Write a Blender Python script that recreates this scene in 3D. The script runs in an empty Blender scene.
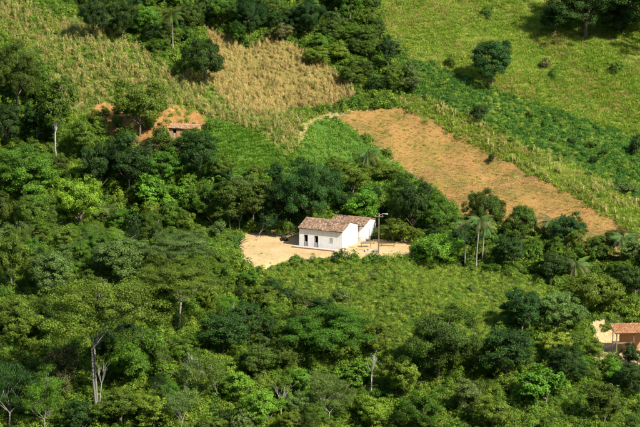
import bpy, bmesh, math, random
import numpy as np
from mathutils import Vector, Matrix

rnd = random.Random(7)
rng = np.random.default_rng(7)
R = math.radians
scene = bpy.context.scene
COL = scene.collection

# ------------------------------------------------------------------ camera, sky, sun, exposure
PITCH = R(13.0)
DIST = 450.0
FWD = Vector((0, math.cos(PITCH), -math.sin(PITCH)))
UPV = Vector((0, math.sin(PITCH), math.cos(PITCH)))
RIGHT = Vector((1, 0, 0))
PXM = 6.0                                   # photo pixels per metre at the house
AIM = Vector((0, 0, 0)) - RIGHT * (22.3 / PXM) + UPV * (37.5 / PXM)
CAMP = AIM - FWD * DIST
cd = bpy.data.cameras.new('camera')
cam = bpy.data.objects.new('camera', cd)
COL.objects.link(cam)
cam.location = CAMP
cam.rotation_euler = (math.pi / 2 - PITCH, 0, 0)
cd.sensor_width = 36
cd.lens = 36 * DIST * PXM / 640
cd.clip_start = 1
cd.clip_end = 3000
scene.camera = cam

SUN_AZ = (0.74, -0.67)
SUN_EL = R(44)
world = bpy.data.worlds.new('World')
scene.world = world
world.use_nodes = True
wn = world.node_tree
bg = wn.nodes['Background']
sky = wn.nodes.new('ShaderNodeTexSky')
sky.sky_type = 'NISHITA'
sky.sun_disc = False
sky.sun_elevation = SUN_EL
sky.sun_rotation = math.atan2(SUN_AZ[0], SUN_AZ[1])
wn.links.new(sky.outputs[0], bg.inputs[0])
bg.inputs[1].default_value = 0.125
sl = bpy.data.lights.new('sun', 'SUN')
sl.energy = 4.8
sl.angle = R(0.5)
sl.color = (1.0, 0.95, 0.84)
sun = bpy.data.objects.new('sun', sl)
COL.objects.link(sun)
sdir = Vector((SUN_AZ[0] * math.cos(SUN_EL), SUN_AZ[1] * math.cos(SUN_EL), math.sin(SUN_EL)))
sun.rotation_euler = sdir.to_track_quat('Z', 'Y').to_euler()
sun.location = (60, -60, 120)
scene.view_settings.view_transform = 'Standard'
scene.view_settings.look = 'None'
scene.view_settings.gamma = 1
scene.view_settings.exposure = 0.7
scene.cycles.max_bounces = 5
scene.cycles.diffuse_bounces = 2
scene.cycles.glossy_bounces = 1
scene.cycles.transmission_bounces = 3
scene.cycles.transparent_max_bounces = 4

# ------------------------------------------------------------------ terrain height
def softplus(t, k):
    t = np.asarray(t, float) / k
    return k * np.where(t > 30, t, np.log1p(np.exp(np.minimum(t, 30))))

def sstep(t):
    t = np.clip(t, 0, 1)
    return t * t * (3 - 2 * t)

def wob(x, y):
    return (0.9 * np.sin(x * .11 + y * .07 + 1.3) + 0.7 * np.sin(x * -.09 + y * .16 + .4)
            + 0.35 * np.sin(x * .31 + y * .22 + 2.0) + 0.3 * np.sin(x * -.27 + y * .38)
            + .12 * np.sin(x * .9 + 1.1 * np.sin(y * .5)) + .1 * np.sin(y * 1.1 + 1.3 * np.sin(x * .6)))

BENCH = []
def H0(x, y):
    x = np.asarray(x, float); y = np.asarray(y, float)
    z = math.tan(R(22)) * softplus(y - 14, 2.0) - math.tan(R(20)) * softplus(-7 - y, 1.5)
    far = sstep((y - 150) / 120)
    z = z - far * (y - 150) * .25 * (y > 150)
    tilt = -0.07 * (x + 5) * sstep((y - 14) / 30) - .03 * x * sstep((-8 - y) / 25)
    z = z + tilt * np.exp(-(np.abs(x) / 160) ** 2)
    near = np.maximum(0, -70 - y)
    z = z + math.tan(R(20)) * near * .85 + 118 * (near / 370.0) ** 3
    # gully between the corn hill and the grassy hill
    d = np.abs((x + 8) * .48 + (y - 55) * .88) / 9
    z = z - 1.6 * np.exp(-d * d) * sstep((y - 25) / 15)
    yard = np.exp(-(((x + 2) / 19.) ** 4 + ((y - 3.5) / 10.5) ** 4))
    return z + wob(x, y) * (1 - .97 * yard)

def H(x, y):
    z = H0(x, y)
    for cx, cy, rx, ry, z0, fr in BENCH:
        d = np.sqrt(((x - cx) / rx) ** 2 + ((y - cy) / ry) ** 2)
        w = 1 - sstep((d - 1) / fr)
        z = z * (1 - w) + z0 * w
    return z

def pix(px, py, fn=None):
    """a photograph position to the point where its line of sight meets the ground"""
    fn = fn or H
    u = (px - 320) / (PXM * DIST); v = (213.5 - py) / (PXM * DIST)
    d = np.array(FWD) + np.array(RIGHT) * u + np.array(UPV) * v
    o = np.array(CAMP)
    t = np.arange(300, 640, .5)
    P = o[None, :] + d[None, :] * t[:, None]
    below = P[:, 2] < fn(P[:, 0], P[:, 1])
    i = int(np.argmax(below)) if below.any() else len(t) - 1
    a, b = t[max(i - 1, 0)], t[i]
    for _ in range(14):
        m = (a + b) / 2
        p = o + d * m
        if p[2] < float(fn(p[0], p[1])): b = m
        else: a = m
    p = o + d * b
    return Vector(p)

def proj(x, y, z):
    dx = x - CAMP.x; dy = y - CAMP.y; dz = z - CAMP.z
    dep = dy * FWD.y + dz * FWD.z
    return 320 + dx / dep * PXM * DIST, 213.5 - (dy * UPV.y + dz * UPV.z) / dep * PXM * DIST

p = pix(186, 138, H0); BENCH.append((p.x - 1, p.y + 1.5, 5.0, 3.4, p.z, .7)); HUT_A = p
p = pix(634, 352, H0); BENCH.append((p.x + .5, p.y + 1, 6.5, 5.0, p.z, .9)); HUT_B = p

def inpoly(px, py, poly):
    px = np.asarray(px, float); py = np.asarray(py, float)
    c = np.zeros(px.shape, bool)
    n = len(poly)
    for i in range(n):
        x1, y1 = poly[i]; x2, y2 = poly[(i + 1) % n]
        if y1 == y2: continue
        m = ((y1 > py) != (y2 > py)) & (px < (x2 - x1) * (py - y1) / (y2 - y1) + x1)
        c ^= m
    return c

REG = [   # where each kind of ground lies; later ones lie on top
    ('meadow', [(355, -90), (760, -90), (760, 150), (640, 146), (560, 118), (500, 98), (452, 72), (408, 58), (385, 30)]),
    ('crop_band', [(395, 62), (430, 62), (500, 92), (560, 112), (640, 138), (760, 160), (760, 210), (640, 205), (600, 190), (560, 172), (500, 145), (440, 112), (395, 92)]),
    ('weedy_strip', [(396, 108), (392, 96), (430, 98), (480, 122), (520, 142), (600, 178), (640, 204), (760, 230), (760, 300), (640, 240), (560, 190), (500, 160), (440, 125)]),
    ('cornfield', [(-120, -20), (0, -12), (28, 0), (60, 22), (100, 22), (135, 45), (175, 78), (210, 60), (235, 90), (300, 118), (330, 112), (300, 130), (290, 160), (262, 166), (225, 135), (180, 108), (110, 100), (90, 122), (60, 110), (40, 60), (0, 30), (-120, 10)]),
    ('dry_cornfield', [(200, 20), (222, 36), (248, 48), (272, 38), (296, 46), (330, 66), (358, 96), (330, 108), (296, 112), (262, 116), (230, 110), (206, 80), (210, 50)]),
    ('green_pasture', [(200, 118), (225, 122), (262, 134), (285, 158), (300, 165), (285, 190), (180, 175), (190, 150)]),
    ('green_crop_plot', [(302, 126), (322, 117), (340, 120), (365, 140), (400, 165), (430, 195), (380, 200), (330, 170), (296, 158)]),
    ('ploughed_field', [(332, 116), (360, 110), (400, 107), (440, 125), (500, 158), (560, 188), (640, 235), (660, 250), (600, 262), (540, 235), (470, 222), (428, 190), (385, 152), (352, 130)]),
    ('footpath', [(352, 110), (354, 112.5), (328, 117.5), (313, 123), (307, 132), (300, 148), (294, 148), (299, 134), (303, 124), (312, 118), (330, 113)]),
    ('red_earth_bank', [(86, 112), (104, 101), (128, 106), (160, 112), (178, 104), (205, 116), (208, 124), (196, 128), (192, 148), (160, 156), (100, 136)]),
    ('dirt_yard', [(243, 268), (238, 248), (243, 234), (275, 229), (300, 232), (340, 232), (372, 238), (410, 241), (416, 257), (385, 261), (345, 260), (318, 260), (292, 261), (262, 270)]),
    ('dirt_clearing', [(590, 323), (602, 318), (616, 330), (660, 330), (660, 362), (625, 372), (592, 362), (596, 345)]),
]
# ------------------------------------------------------------------ materials
def nm(name):
    m = bpy.data.materials.new(name); m.use_nodes = True
    nt = m.node_tree; b = nt.nodes['Principled BSDF']
    return m, nt, b

def noise(nt, scale, detail=6, rough=.6, vec=None, coord='Object'):
    n = nt.nodes.new('ShaderNodeTexNoise')
    n.inputs['Scale'].default_value = scale; n.inputs['Detail'].default_value = detail
    n.inputs['Roughness'].default_value = rough
    if vec is None:
        tc = nt.nodes.new('ShaderNodeTexCoord'); vec = tc.outputs[coord]
    nt.links.new(vec, n.inputs['Vector'])
    return n

def ramp(nt, fac, stops):
    r = nt.nodes.new('ShaderNodeValToRGB')
    e = r.color_ramp.elements
    while len(e) < len(stops): e.new(.5)
    for i, (p_, c) in enumerate(stops):
        e[i].position = p_; e[i].color = (*c, 1)
    nt.links.new(fac, r.inputs[0])
    return r

def mixc(nt, f, a, b, mode='MIX'):
    m = nt.nodes.new('ShaderNodeMix'); m.data_type = 'RGBA'; m.blend_type = mode
    for s, v in ((m.inputs[0], f), (m.inputs[6], a), (m.inputs[7], b)):
        if isinstance(v, (float, int)): s.default_value = v
        elif isinstance(v, tuple): s.default_value = (*v, 1)
        else: nt.links.new(v, s)
    return m.outputs[2]

def ground_mat(name, cols, s1=.25, s2=2.5, bump=.25, stops=(.3, .5, .7), bscale=3.0):
    m, nt, b = nm(name)
    n1 = noise(nt, s1, 5, .6); n2 = noise(nt, s2, 6, .7)
    mx = nt.nodes.new('ShaderNodeMath'); mx.operation = 'MULTIPLY_ADD'
    nt.links.new(n1.outputs[0], mx.inputs[0]); mx.inputs[1].default_value = .5
    m2 = nt.nodes.new('ShaderNodeMath'); m2.operation = 'MULTIPLY'; m2.inputs[1].default_value = .5
    nt.links.new(n2.outputs[0], m2.inputs[0]); nt.links.new(m2.outputs[0], mx.inputs[2])
    r = ramp(nt, mx.outputs[0], list(zip(stops, cols)))
    nt.links.new(r.outputs[0], b.inputs['Base Color'])
    b.inputs['Roughness'].default_value = .95
    b.inputs['Specular IOR Level'].default_value = .1
    nb = noise(nt, bscale, 8, .75)
    bp = nt.nodes.new('ShaderNodeBump'); bp.inputs['Strength'].default_value = .8; bp.inputs['Distance'].default_value = bump
    nt.links.new(nb.outputs[0], bp.inputs['Height']); nt.links.new(bp.outputs[0], b.inputs['Normal'])
    return m

GM = {
    'hillside': ground_mat('forest_floor', [(.03, .04, .012), (.05, .075, .015), (.08, .11, .022)], .2, 2, .4),
    'meadow': ground_mat('meadow_ground', [(.08, .14, .02), (.14, .17, .028), (.28, .23, .07)], .12, 1.6, .3),
    'crop_band': ground_mat('crop_ground', [(.04, .09, .015), (.07, .13, .02), (.12, .16, .03)], .2, 2, .4),
    'weedy_strip': ground_mat('weed_ground', [(.09, .13, .02), (.14, .17, .03), (.24, .21, .06)], .25, 2, .3),
    'cornfield': ground_mat('corn_ground', [(.09, .13, .02), (.16, .18, .03), (.26, .21, .06)], .15, 2.5, .3),
    'dry_cornfield': ground_mat('dry_corn_ground', [(.14, .14, .03), (.22, .18, .05), (.30, .22, .075)], .15, 2.5, .3),
    'green_pasture': ground_mat('pasture_ground', [(.05, .11, .018), (.08, .14, .02), (.13, .16, .03)], .2, 2, .2),
    'green_crop_plot': ground_mat('plot_ground', [(.05, .12, .02), (.08, .16, .025), (.1, .17, .03)], .2, 2, .3),
    'ploughed_field': ground_mat('ploughed_earth', [(.17, .145, .034), (.31, .19, .055), (.41, .225, .078)], .22, 1.8, .35, (.40, .5, .60)),
    'footpath': ground_mat('path_earth', [(.16, .17, .05), (.34, .26, .11), (.42, .31, .15)], .3, 3, .1),
    'red_earth_bank': ground_mat('red_earth', [(.20, .13, .04), (.42, .215, .07), (.56, .32, .13)], .35, 2.2, .45),
    'dirt_yard': ground_mat('sandy_earth', [(.32, .23, .10), (.52, .36, .17), (.64, .47, .26)], .22, 1.6, .12),
    'dirt_clearing': ground_mat('clearing_earth', [(.2, .2, .07), (.5, .35, .18), (.6, .45, .26)], .5, 2, .15),
}

# ------------------------------------------------------------------ object helpers
def tag(o, label=None, cat=None, group=None, kind=None):
    if label: o['label'] = label
    if cat: o['category'] = cat
    if group: o['group'] = group
    if kind: o['kind'] = kind
    return o

def link(name, me, parent=None, mat=None, color=None):
    o = bpy.data.objects.new(name, me); COL.objects.link(o)
    if mat and not me.materials: me.materials.append(mat)
    if parent: o.parent = parent
    if color: o.color = (*color, 1)
    return o

def empty(name, loc, rz=0, **k):
    o = bpy.data.objects.new(name, None); COL.objects.link(o)
    o.empty_display_size = .3
    o.location = loc; o.rotation_euler = (0, 0, rz)
    return tag(o, **k)

def mesh_np(name, V, F, attrs=None, smooth=False):
    V = np.asarray(V, np.float32); F = np.asarray(F, np.int32)
    me = bpy.data.meshes.new(name)
    me.vertices.add(len(V)); me.vertices.foreach_set('co', V.ravel())
    k = F.shape[1]
    me.loops.add(F.size); me.loops.foreach_set('vertex_index', F.ravel())
    me.polygons.add(len(F)); me.polygons.foreach_set('loop_start', np.arange(0, F.size, k, dtype=np.int32))
    me.polygons.foreach_set('loop_total', np.full(len(F), k, np.int32))
    if smooth: me.polygons.foreach_set('use_smooth', np.ones(len(F), bool))
    me.update(calc_edges=True)
    for an, av in (attrs or {}).items():
        a = me.attributes.new(an, 'FLOAT', 'FACE'); a.data.foreach_set('value', np.asarray(av, np.float32))
    return me

# ------------------------------------------------------------------ terrain
def axis(lo, hi, step, LO, HI):
    a = list(np.arange(lo, hi, step)); s = step; v = a[-1]
    while v < HI: s *= 1.22; v += min(s, 25); a.append(v)
    s = step; v = lo
    while v > LO: s *= 1.22; v -= min(s, 25); a.insert(0, v)
    return np.array(a)

ax = axis(-66, 64, .4, -600, 600); ay = axis(-62, 96, .4, -700, 420)
X, Y = np.meshgrid(ax, ay)
Z = H(X, Y)
# low clods and furrows are real relief in the ploughed field
PX, PY = proj(X, Y, Z)
regv = dict(REG)
inf = inpoly(PX, PY, regv['ploughed_field'])
bnk = inpoly(PX, PY, regv['red_earth_bank']) & (np.hypot(X - HUT_A.x, Y - HUT_A.y) > 3.4)
Z = Z + bnk * (.22 * np.sin(X * 2.9 + np.sin(Y * 2.1)) * np.sin(Y * 2.3 + 1.2 * np.sin(X * 1.7)) + .12 * np.sin(X * 6.1 + Y * 2))
Z = Z + inf * (.15 * np.sin((X * .42 + Y * .9) * 4.6 + .6 * np.sin(X * .35)) * (.6 + .4 * np.sin(X * .5 + Y * .3)) + .06 * np.sin(X * 7.1) * np.sin(Y * 6.3))
nx, ny = len(ax), len(ay)
V = np.stack([X, Y, Z], -1).reshape(-1, 3)
I = np.arange(nx * ny).reshape(ny, nx)
F = np.stack([I[:-1, :-1], I[:-1, 1:], I[1:, 1:], I[1:, :-1]], -1).reshape(-1, 4)
cxy = V[F].mean(1)
fx, fy = proj(cxy[:, 0], cxy[:, 1], cxy[:, 2])
jx = fx + 2.2 * np.sin(cxy[:, 0] * 1.7 + 2 * np.sin(cxy[:, 1] * .8)) + 1.4 * np.sin(cxy[:, 1] * 3.1)
jy = fy + 1.6 * np.sin(cxy[:, 0] * 1.1 + 1.5 * np.sin(cxy[:, 1] * 1.3)) + rng.normal(0, .5, len(fx))
vis = (cxy[:, 1] > -90) & (cxy[:, 1] < 140)
owner = np.zeros(len(F), int)
for i, (n_, poly) in enumerate(REG):
    owner[inpoly(jx, jy, poly) & vis] = i + 1
for i in range(len(REG) + 1):
    name = 'hillside' if i == 0 else REG[i - 1][0]
    f = F[owner == i]
    u, inv = np.unique(f, return_inverse=True)
    me = mesh_np(name, V[u], inv.reshape(-1, 4), smooth=True)
    o = link(name, me, None, GM[name]); tag(o, kind='structure')

def region_at(x, y):
    z = H(x, y); px_, py_ = proj(x, y, z)
    r = np.zeros(np.shape(x), int)
    for i, (n_, poly) in enumerate(REG):
        r[inpoly(px_, py_, poly)] = i + 1
    return r, px_, py_
RID = {n_: i + 1 for i, (n_, _) in enumerate(REG)}; RID['hillside'] = 0

# ------------------------------------------------------------------ leaves and trees
def leaf_mat(name, use_random=False, base=(.06, .1, .02), transl=.28, hue_j=.03, val_j=.5, dry=None):
    m, nt, b = nm(name)
    oi = nt.nodes.new('ShaderNodeObjectInfo')
    at = nt.nodes.new('ShaderNodeAttribute'); at.attribute_name = 'tint'
    hsv = nt.nodes.new('ShaderNodeHueSaturation')
    if use_random:
        if dry:
            c = mixc(nt, oi.outputs['Random'], base, dry)
            nt.links.new(c, hsv.inputs['Color'])
        else: hsv.inputs['Color'].default_value = (*base, 1)
    else: nt.links.new(oi.outputs['Color'], hsv.inputs['Color'])
    wn_ = nt.nodes.new('ShaderNodeTexWhiteNoise'); wn_.noise_dimensions = '1D'
    nt.links.new(oi.outputs['Random'], wn_.inputs['W'])
    # hue: object random; value: leaf tint and object random
    mr = nt.nodes.new('ShaderNodeMapRange'); nt.links.new(wn_.outputs[0], mr.inputs[0])
    mr.inputs[3].default_value = .5 - hue_j / 2; mr.inputs[4].default_value = .5 + hue_j / 2
    nt.links.new(mr.outputs[0], hsv.inputs['Hue'])
    m3 = nt.nodes.new('ShaderNodeMath'); m3.operation = 'MULTIPLY_ADD'
    nt.links.new(oi.outputs['Random'], m3.inputs[0]); m3.inputs[1].default_value = val_j * .5; m3.inputs[2].default_value = 1 - val_j * .25
    m4 = nt.nodes.new('ShaderNodeMath'); m4.operation = 'MULTIPLY'
    nt.links.new(m3.outputs[0], m4.inputs[0]); nt.links.new(at.outputs['Fac'], m4.inputs[1])
    nt.links.new(m4.outputs[0], hsv.inputs['Value'])
    nt.links.new(hsv.outputs[0], b.inputs['Base Color'])
    b.inputs['Roughness'].default_value = .55
    b.inputs['Specular IOR Level'].default_value = .22
    tr = nt.nodes.new('ShaderNodeBsdfTranslucent')
    tc_ = mixc(nt, 1.0, hsv.outputs[0], (1.0, 1.35, .45), 'MULTIPLY')
    nt.links.new(tc_, tr.inputs[0])
    ms = nt.nodes.new('ShaderNodeMixShader'); ms.inputs[0].default_value = transl
    out = nt.nodes['Material Output']
    nt.links.new(b.outputs[0], ms.inputs[1]); nt.links.new(tr.outputs[0], ms.inputs[2]); nt.links.new(ms.outputs[0], out.inputs[0])
    return m

LEAF = leaf_mat('foliage')
def bark_mat(name, c1, c2):
    m, nt, b = nm(name)
    n = noise(nt, 6, 6, .7)
    r = ramp(nt, n.outputs[0], [(.35, c1), (.65, c2)])
    nt.links.new(r.outputs[0], b.inputs['Base Color']); b.inputs['Roughness'].default_value = .9
    bp = nt.nodes.new('ShaderNodeBump'); bp.inputs['Distance'].default_value = .03
    nt.links.new(n.outputs[0], bp.inputs['Height']); nt.links.new(bp.outputs[0], b.inputs['Normal'])
    return m
BARK = bark_mat('grey_brown_bark', (.09, .07, .05), (.2, .17, .12))
PALE = bark_mat('pale_bark', (.24, .22, .18), (.46, .43, .37))
GREYB = bark_mat('grey_bark', (.14, .13, .11), (.28, .26, .22))

def unit(v): return v / np.maximum(np.linalg.norm(v, axis=-1, keepdims=True), 1e-9)

def leaf_quads(C, N, S, g, aspect=.55, droop=.0):
    """rhombic folded leaves: centres C, normals N, length S"""
    n = len(C)
    N = unit(N)
    T = g.normal(size=(n, 3)); T = unit(T - (T * N).sum(1, keepdims=True) * N)
    if droop: T = unit(T - np.array([0, 0, droop])); N = unit(N - (T * N).sum(1, keepdims=True) * T)
    B = np.cross(N, T)
    s = S[:, None]
    v = np.stack([C - T * s * .5, C + B * s * aspect * .5 + N * s * .08, C + T * s * .5 - N * s * .06, C - B * s * aspect * .5 + N * s * .08], 1)
    return v.reshape(-1, 3)

def crown_pts(g, n, env, nl, lr, zc, hollow=.55, flat=1.0, lowcut=-.6, irregular=.25, csize=None, gap=.0):
    """crown of many leafy sprays: nl boughs push the outline out unevenly, each carries sprays of leaves"""
    E = np.array(env); em = E.mean()
    D = unit(g.normal(size=(nl, 3)) + np.array([0, 0, .25])); A = g.uniform(.0, 1., nl) ** .7
    cs = csize or max(.28, em * .13)                       # spray radius in metres
    ns = int(min(520, max(14, 3.1 * (em / cs) ** 2)))
    d = unit(g.normal(size=(ns * 5, 3)) + np.array([0, 0, .15])); d = d[d[:, 2] > lowcut - .1]
    dot = d @ D.T
    wd = (1 - math.cos(lr * 1.5))
    bump = np.exp(-(1 - dot) / wd) * A[None, :]
    b = bump.max(1); own = bump.argmax(1)
    rad = (1 - irregular * 1.15) + irregular * 1.75 * b
    keep = g.uniform(size=len(d)) < (.35 + .8 * b)         # thin between the boughs
    d, rad, own = d[keep][:ns], rad[keep][:ns], own[keep][:ns]
    m = len(d)
    shell = np.where(g.uniform(size=m) < .72, g.uniform(.86, 1.05, m), g.uniform(hollow * .7, .9, m))
    C = d * (rad * shell)[:, None]
    C = C[:, :] * E
    if flat < 1:                                           # level tiers
        tier = em * .42
        C[:, 2] = C[:, 2] * .7 + .3 * np.round(C[:, 2] / tier) * tier + g.normal(0, .2, m)
    R_ = cs * g.uniform(.55, 1.5, m)
    k = g.choice(m, size=n, p=R_ ** 2 / (R_ ** 2).sum())
    q = unit(g.normal(size=(n, 3))) * (g.uniform(size=n) ** .42)[:, None]
    # stray shoots
    q *= np.where(g.uniform(size=n) < .07, g.uniform(1.2, 1.9, n), 1.)[:, None]
    P = C[k] + q * R_[k][:, None] * np.array([1.15, 1.15, .75 * (flat if flat < 1 else 1)])
    tl = g.uniform(.82, 1.18, nl); tc = g.uniform(.72, 1.28, m)
    tint = tl[own[k]] * tc[k] * g.uniform(.65, 1.35, n)
    Nn = unit(unit(C[k] / E) * .55 + q * .75 + np.array([0, 0, .35]) + g.normal(0, .55, (n, 3)))
    z_ = np.array([0, 0, zc])
    return P + z_, Nn, tint, (D * E * (.42 + .36 * A)[:, None])[D[:, 2] > lowcut] + z_, R_

def tube(V, F, pts, rad, seg=6):
    b0 = len(V)
    pts = [np.array(p_, float) for p_ in pts]
    for i, p_ in enumerate(pts):
        t = pts[min(i + 1, len(pts) - 1)] - pts[max(i - 1, 0)]
        t = t / (np.linalg.norm(t) + 1e-9)
        a = np.cross(t, [0.31, .95, .1] if abs(t[1]) < .9 else [1, 0, 0]); a /= np.linalg.norm(a); b = np.cross(t, a)
        for s in range(seg):
            an = 2 * math.pi * s / seg
            V.append(p_ + (a * math.cos(an) + b * math.sin(an)) * rad[i])
    for i in range(len(pts) - 1):
        for s in range(seg):
            s2 = (s + 1) % seg
            F.append((b0 + i * seg + s, b0 + i * seg + s2, b0 + (i + 1) * seg + s2, b0 + (i + 1) * seg + s))
    V.append(pts[-1]); tip = len(V) - 1
    for s in range(seg): F.append((b0 + (len(pts) - 1) * seg + s, b0 + (len(pts) - 1) * seg + (s + 1) % seg, tip, tip))

def tris_fix(F): return F
def mesh_py(name, V, F, smooth=True):
    F2 = [tuple(dict.fromkeys(f)) for f in F]
    me = bpy.data.meshes.new(name)
    me.from_pydata([tuple(map(float, v)) for v in V], [], F2)
    if smooth: me.polygons.foreach_set('use_smooth', np.ones(len(F2), bool))
    me.update()
    return me

def trunk_mesh(name, g, targets, h0, r0, nst=1, bend=.3, rtip=.03):
    V, F = [], []
    for s in range(nst):
        off = np.array([g.uniform(-.25, .25), g.uniform(-.25, .25), 0]) * (nst > 1) * 2
        top = np.array([g.uniform(-bend, bend), g.uniform(-bend, bend), h0]) + off * 2
        base = off + np.array([0, 0, -.6])
        mid = (base + top) / 2 + np.array([g.uniform(-bend, bend) * .5, g.uniform(-bend, bend) * .5, 0])
        tube(V, F, [base, mid, top], [r0 * 1.2, r0 * .9, r0 * .7], 7)
        for t in targets[s::nst]:
            t = np.array(t)
            m1 = top * .55 + t * .45 + np.array([g.uniform(-.3, .3), g.uniform(-.3, .3), -.25 * abs(t[0] - top[0]) * .3])
            tube(V, F, [top - np.array([0, 0, r0]), m1, t], [r0 * .55, r0 * .33, rtip], 5)
            for _ in range(2):
                e = t + g.normal(0, .8, 3) * np.array([1, 1, .6])
                tube(V, F, [m1, (m1 + e) / 2 + g.normal(0, .1, 3), e], [r0 * .22, r0 * .15, rtip * .6], 4)
    return mesh_py(name, V, F)

KIND = {}
def make_kind(key, seed, W, Ht, n, env, nl, lr, zc, leaf, ncopies=2, aspect=.55, droop=0, trunk=(1.5, .16, 1), bark=None, **kw):
    out = []
    for q in range(ncopies):
        g = np.random.default_rng(seed * 31 + q)
        P, N, t, Cs, Rs = crown_pts(g, n, env, nl, lr, zc, **kw)
        S = leaf * g.uniform(.6, 1.35, len(P))
        me = mesh_np(key + '_crown', leaf_quads(P, N, S, g, aspect, droop), np.arange(len(P) * 4).reshape(-1, 4), {'tint': t})
        me.materials.append(LEAF)
        sel = Cs[g.permutation(len(Cs))[:min(9, len(Cs))]]
        tm = trunk_mesh(key + '_trunk', g, sel, trunk[0], trunk[1], trunk[2])
        tm.materials.append(bark or BARK)
        out.append((me, tm))
    KIND[key] = (W, Ht, out)

# key, seed, width, height, leaves, envelope, boughs, bough spread, centre z, leaf
make_kind('round', 1, 7.4, 7.4, 25000, (3.3, 3.3, 3.0), 22, .34, 4.1, .18, 4, trunk=(1.7, .16, 1), irregular=.36)
make_kind('bushy', 2, 6.0, 5.6, 18000, (2.6, 2.6, 2.4), 14, .40, 2.9, .16, 5, trunk=(1.0, .09, 2), irregular=.52, lowcut=-.8)
make_kind('tall', 3, 4.6, 8.4, 16000, (2.0, 2.0, 3.1), 16, .38, 5.0, .165, 4, trunk=(2.6, .11, 1), irregular=.45)
make_kind('layered', 4, 18., 21., 46000, (8.2, 8.2, 5.6), 40, .24, 14.3, .24, 2, flat=.8, trunk=(8.6, .17, 2), lowcut=-.5, bark=GREYB, hollow=.5, irregular=.46, csize=.85)
make_kind('feather', 5, 5.4, 6.4, 18000, (2.3, 2.3, 2.8), 18, .33, 3.5, .13, 3, aspect=.3, droop=.9, trunk=(1.4, .08, 2), bark=GREYB, irregular=.46)
make_kind('sparse', 6, 5.6, 6.6, 6500, (2.5, 2.5, 2.4), 12, .30, 4.0, .13, 3, trunk=(1.8, .07, 2), bark=GREYB, irregular=.5, hollow=.3)
make_kind('great', 7, 12.0, 10.5, 56000, (5.4, 5.4, 4.3), 34, .28, 5.7, .19, 3, trunk=(2.6, .3, 1), irregular=.42, csize=.6)
make_kind('broadleaf', 8, 5.6, 4.8, 8500, (2.5, 2.5, 2.1), 12, .40, 2.4, .26, 3, aspect=.6, trunk=(.9, .1, 2), irregular=.5, lowcut=-.85)
make_kind('shrub', 9, 2.9, 2.2, 4200, (1.3, 1.3, 1.05), 8, .46, 1.0, .135, 5, trunk=(.35, .04, 2), irregular=.5, lowcut=-.8)
make_kind('mound', 10, 7.0, 3.6, 17000, (3.2, 3.2, 1.7), 18, .30, 1.6, .16, 2, trunk=(.6, .1, 2), lowcut=-.6, irregular=.42)

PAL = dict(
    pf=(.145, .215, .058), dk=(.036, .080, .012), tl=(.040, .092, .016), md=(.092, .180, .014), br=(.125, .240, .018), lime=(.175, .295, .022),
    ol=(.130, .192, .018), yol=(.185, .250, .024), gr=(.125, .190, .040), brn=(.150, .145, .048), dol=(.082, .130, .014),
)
CNAME = dict(dk='dark green', tl='deep blue green', md='mid green', br='bright green', lime='lime green', ol='olive green',
             yol='yellow green', gr='grey green', brn='brownish', dol='dark olive')
placed = []      # x, y, radius
def place_tree(kind, x, y, w, h, col, name, label, cat='tree', group=None, mark=True, bark=None):
    W, Ht, variants = KIND[kind]
    cm, tm = variants[rnd.randrange(len(variants))]
    z = float(H(x, y))
    o = empty(name, (x, y, z - .15), rnd.uniform(0, 6.28), label=label, cat=cat, group=group)
    s = w / W
    o.scale = (s, s * rnd.uniform(.92, 1.08), h / Ht)
    c = PAL[col] if isinstance(col, str) else col
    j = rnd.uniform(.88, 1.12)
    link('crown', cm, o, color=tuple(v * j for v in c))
    if 'pale slender trunk' in label and 'bare' in label:
        tm = tm.copy(); tm.materials[0] = PALE
    link('trunk', tm, o)
    if mark: placed.append((x, y, w / 2))
    return o
def at_px(px_, py_): 
    p_ = pix(px_, py_); return p_.x, p_.y

KN = dict(round='broad_tree', bushy='bushy_tree', tall='slender_tree', layered='umbrella_tree', feather='feathery_tree',
          sparse='sparse_tree', great='broad_tree', broadleaf='broadleaf_shrub', shrub='shrub', mound='spreading_shrub')
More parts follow.
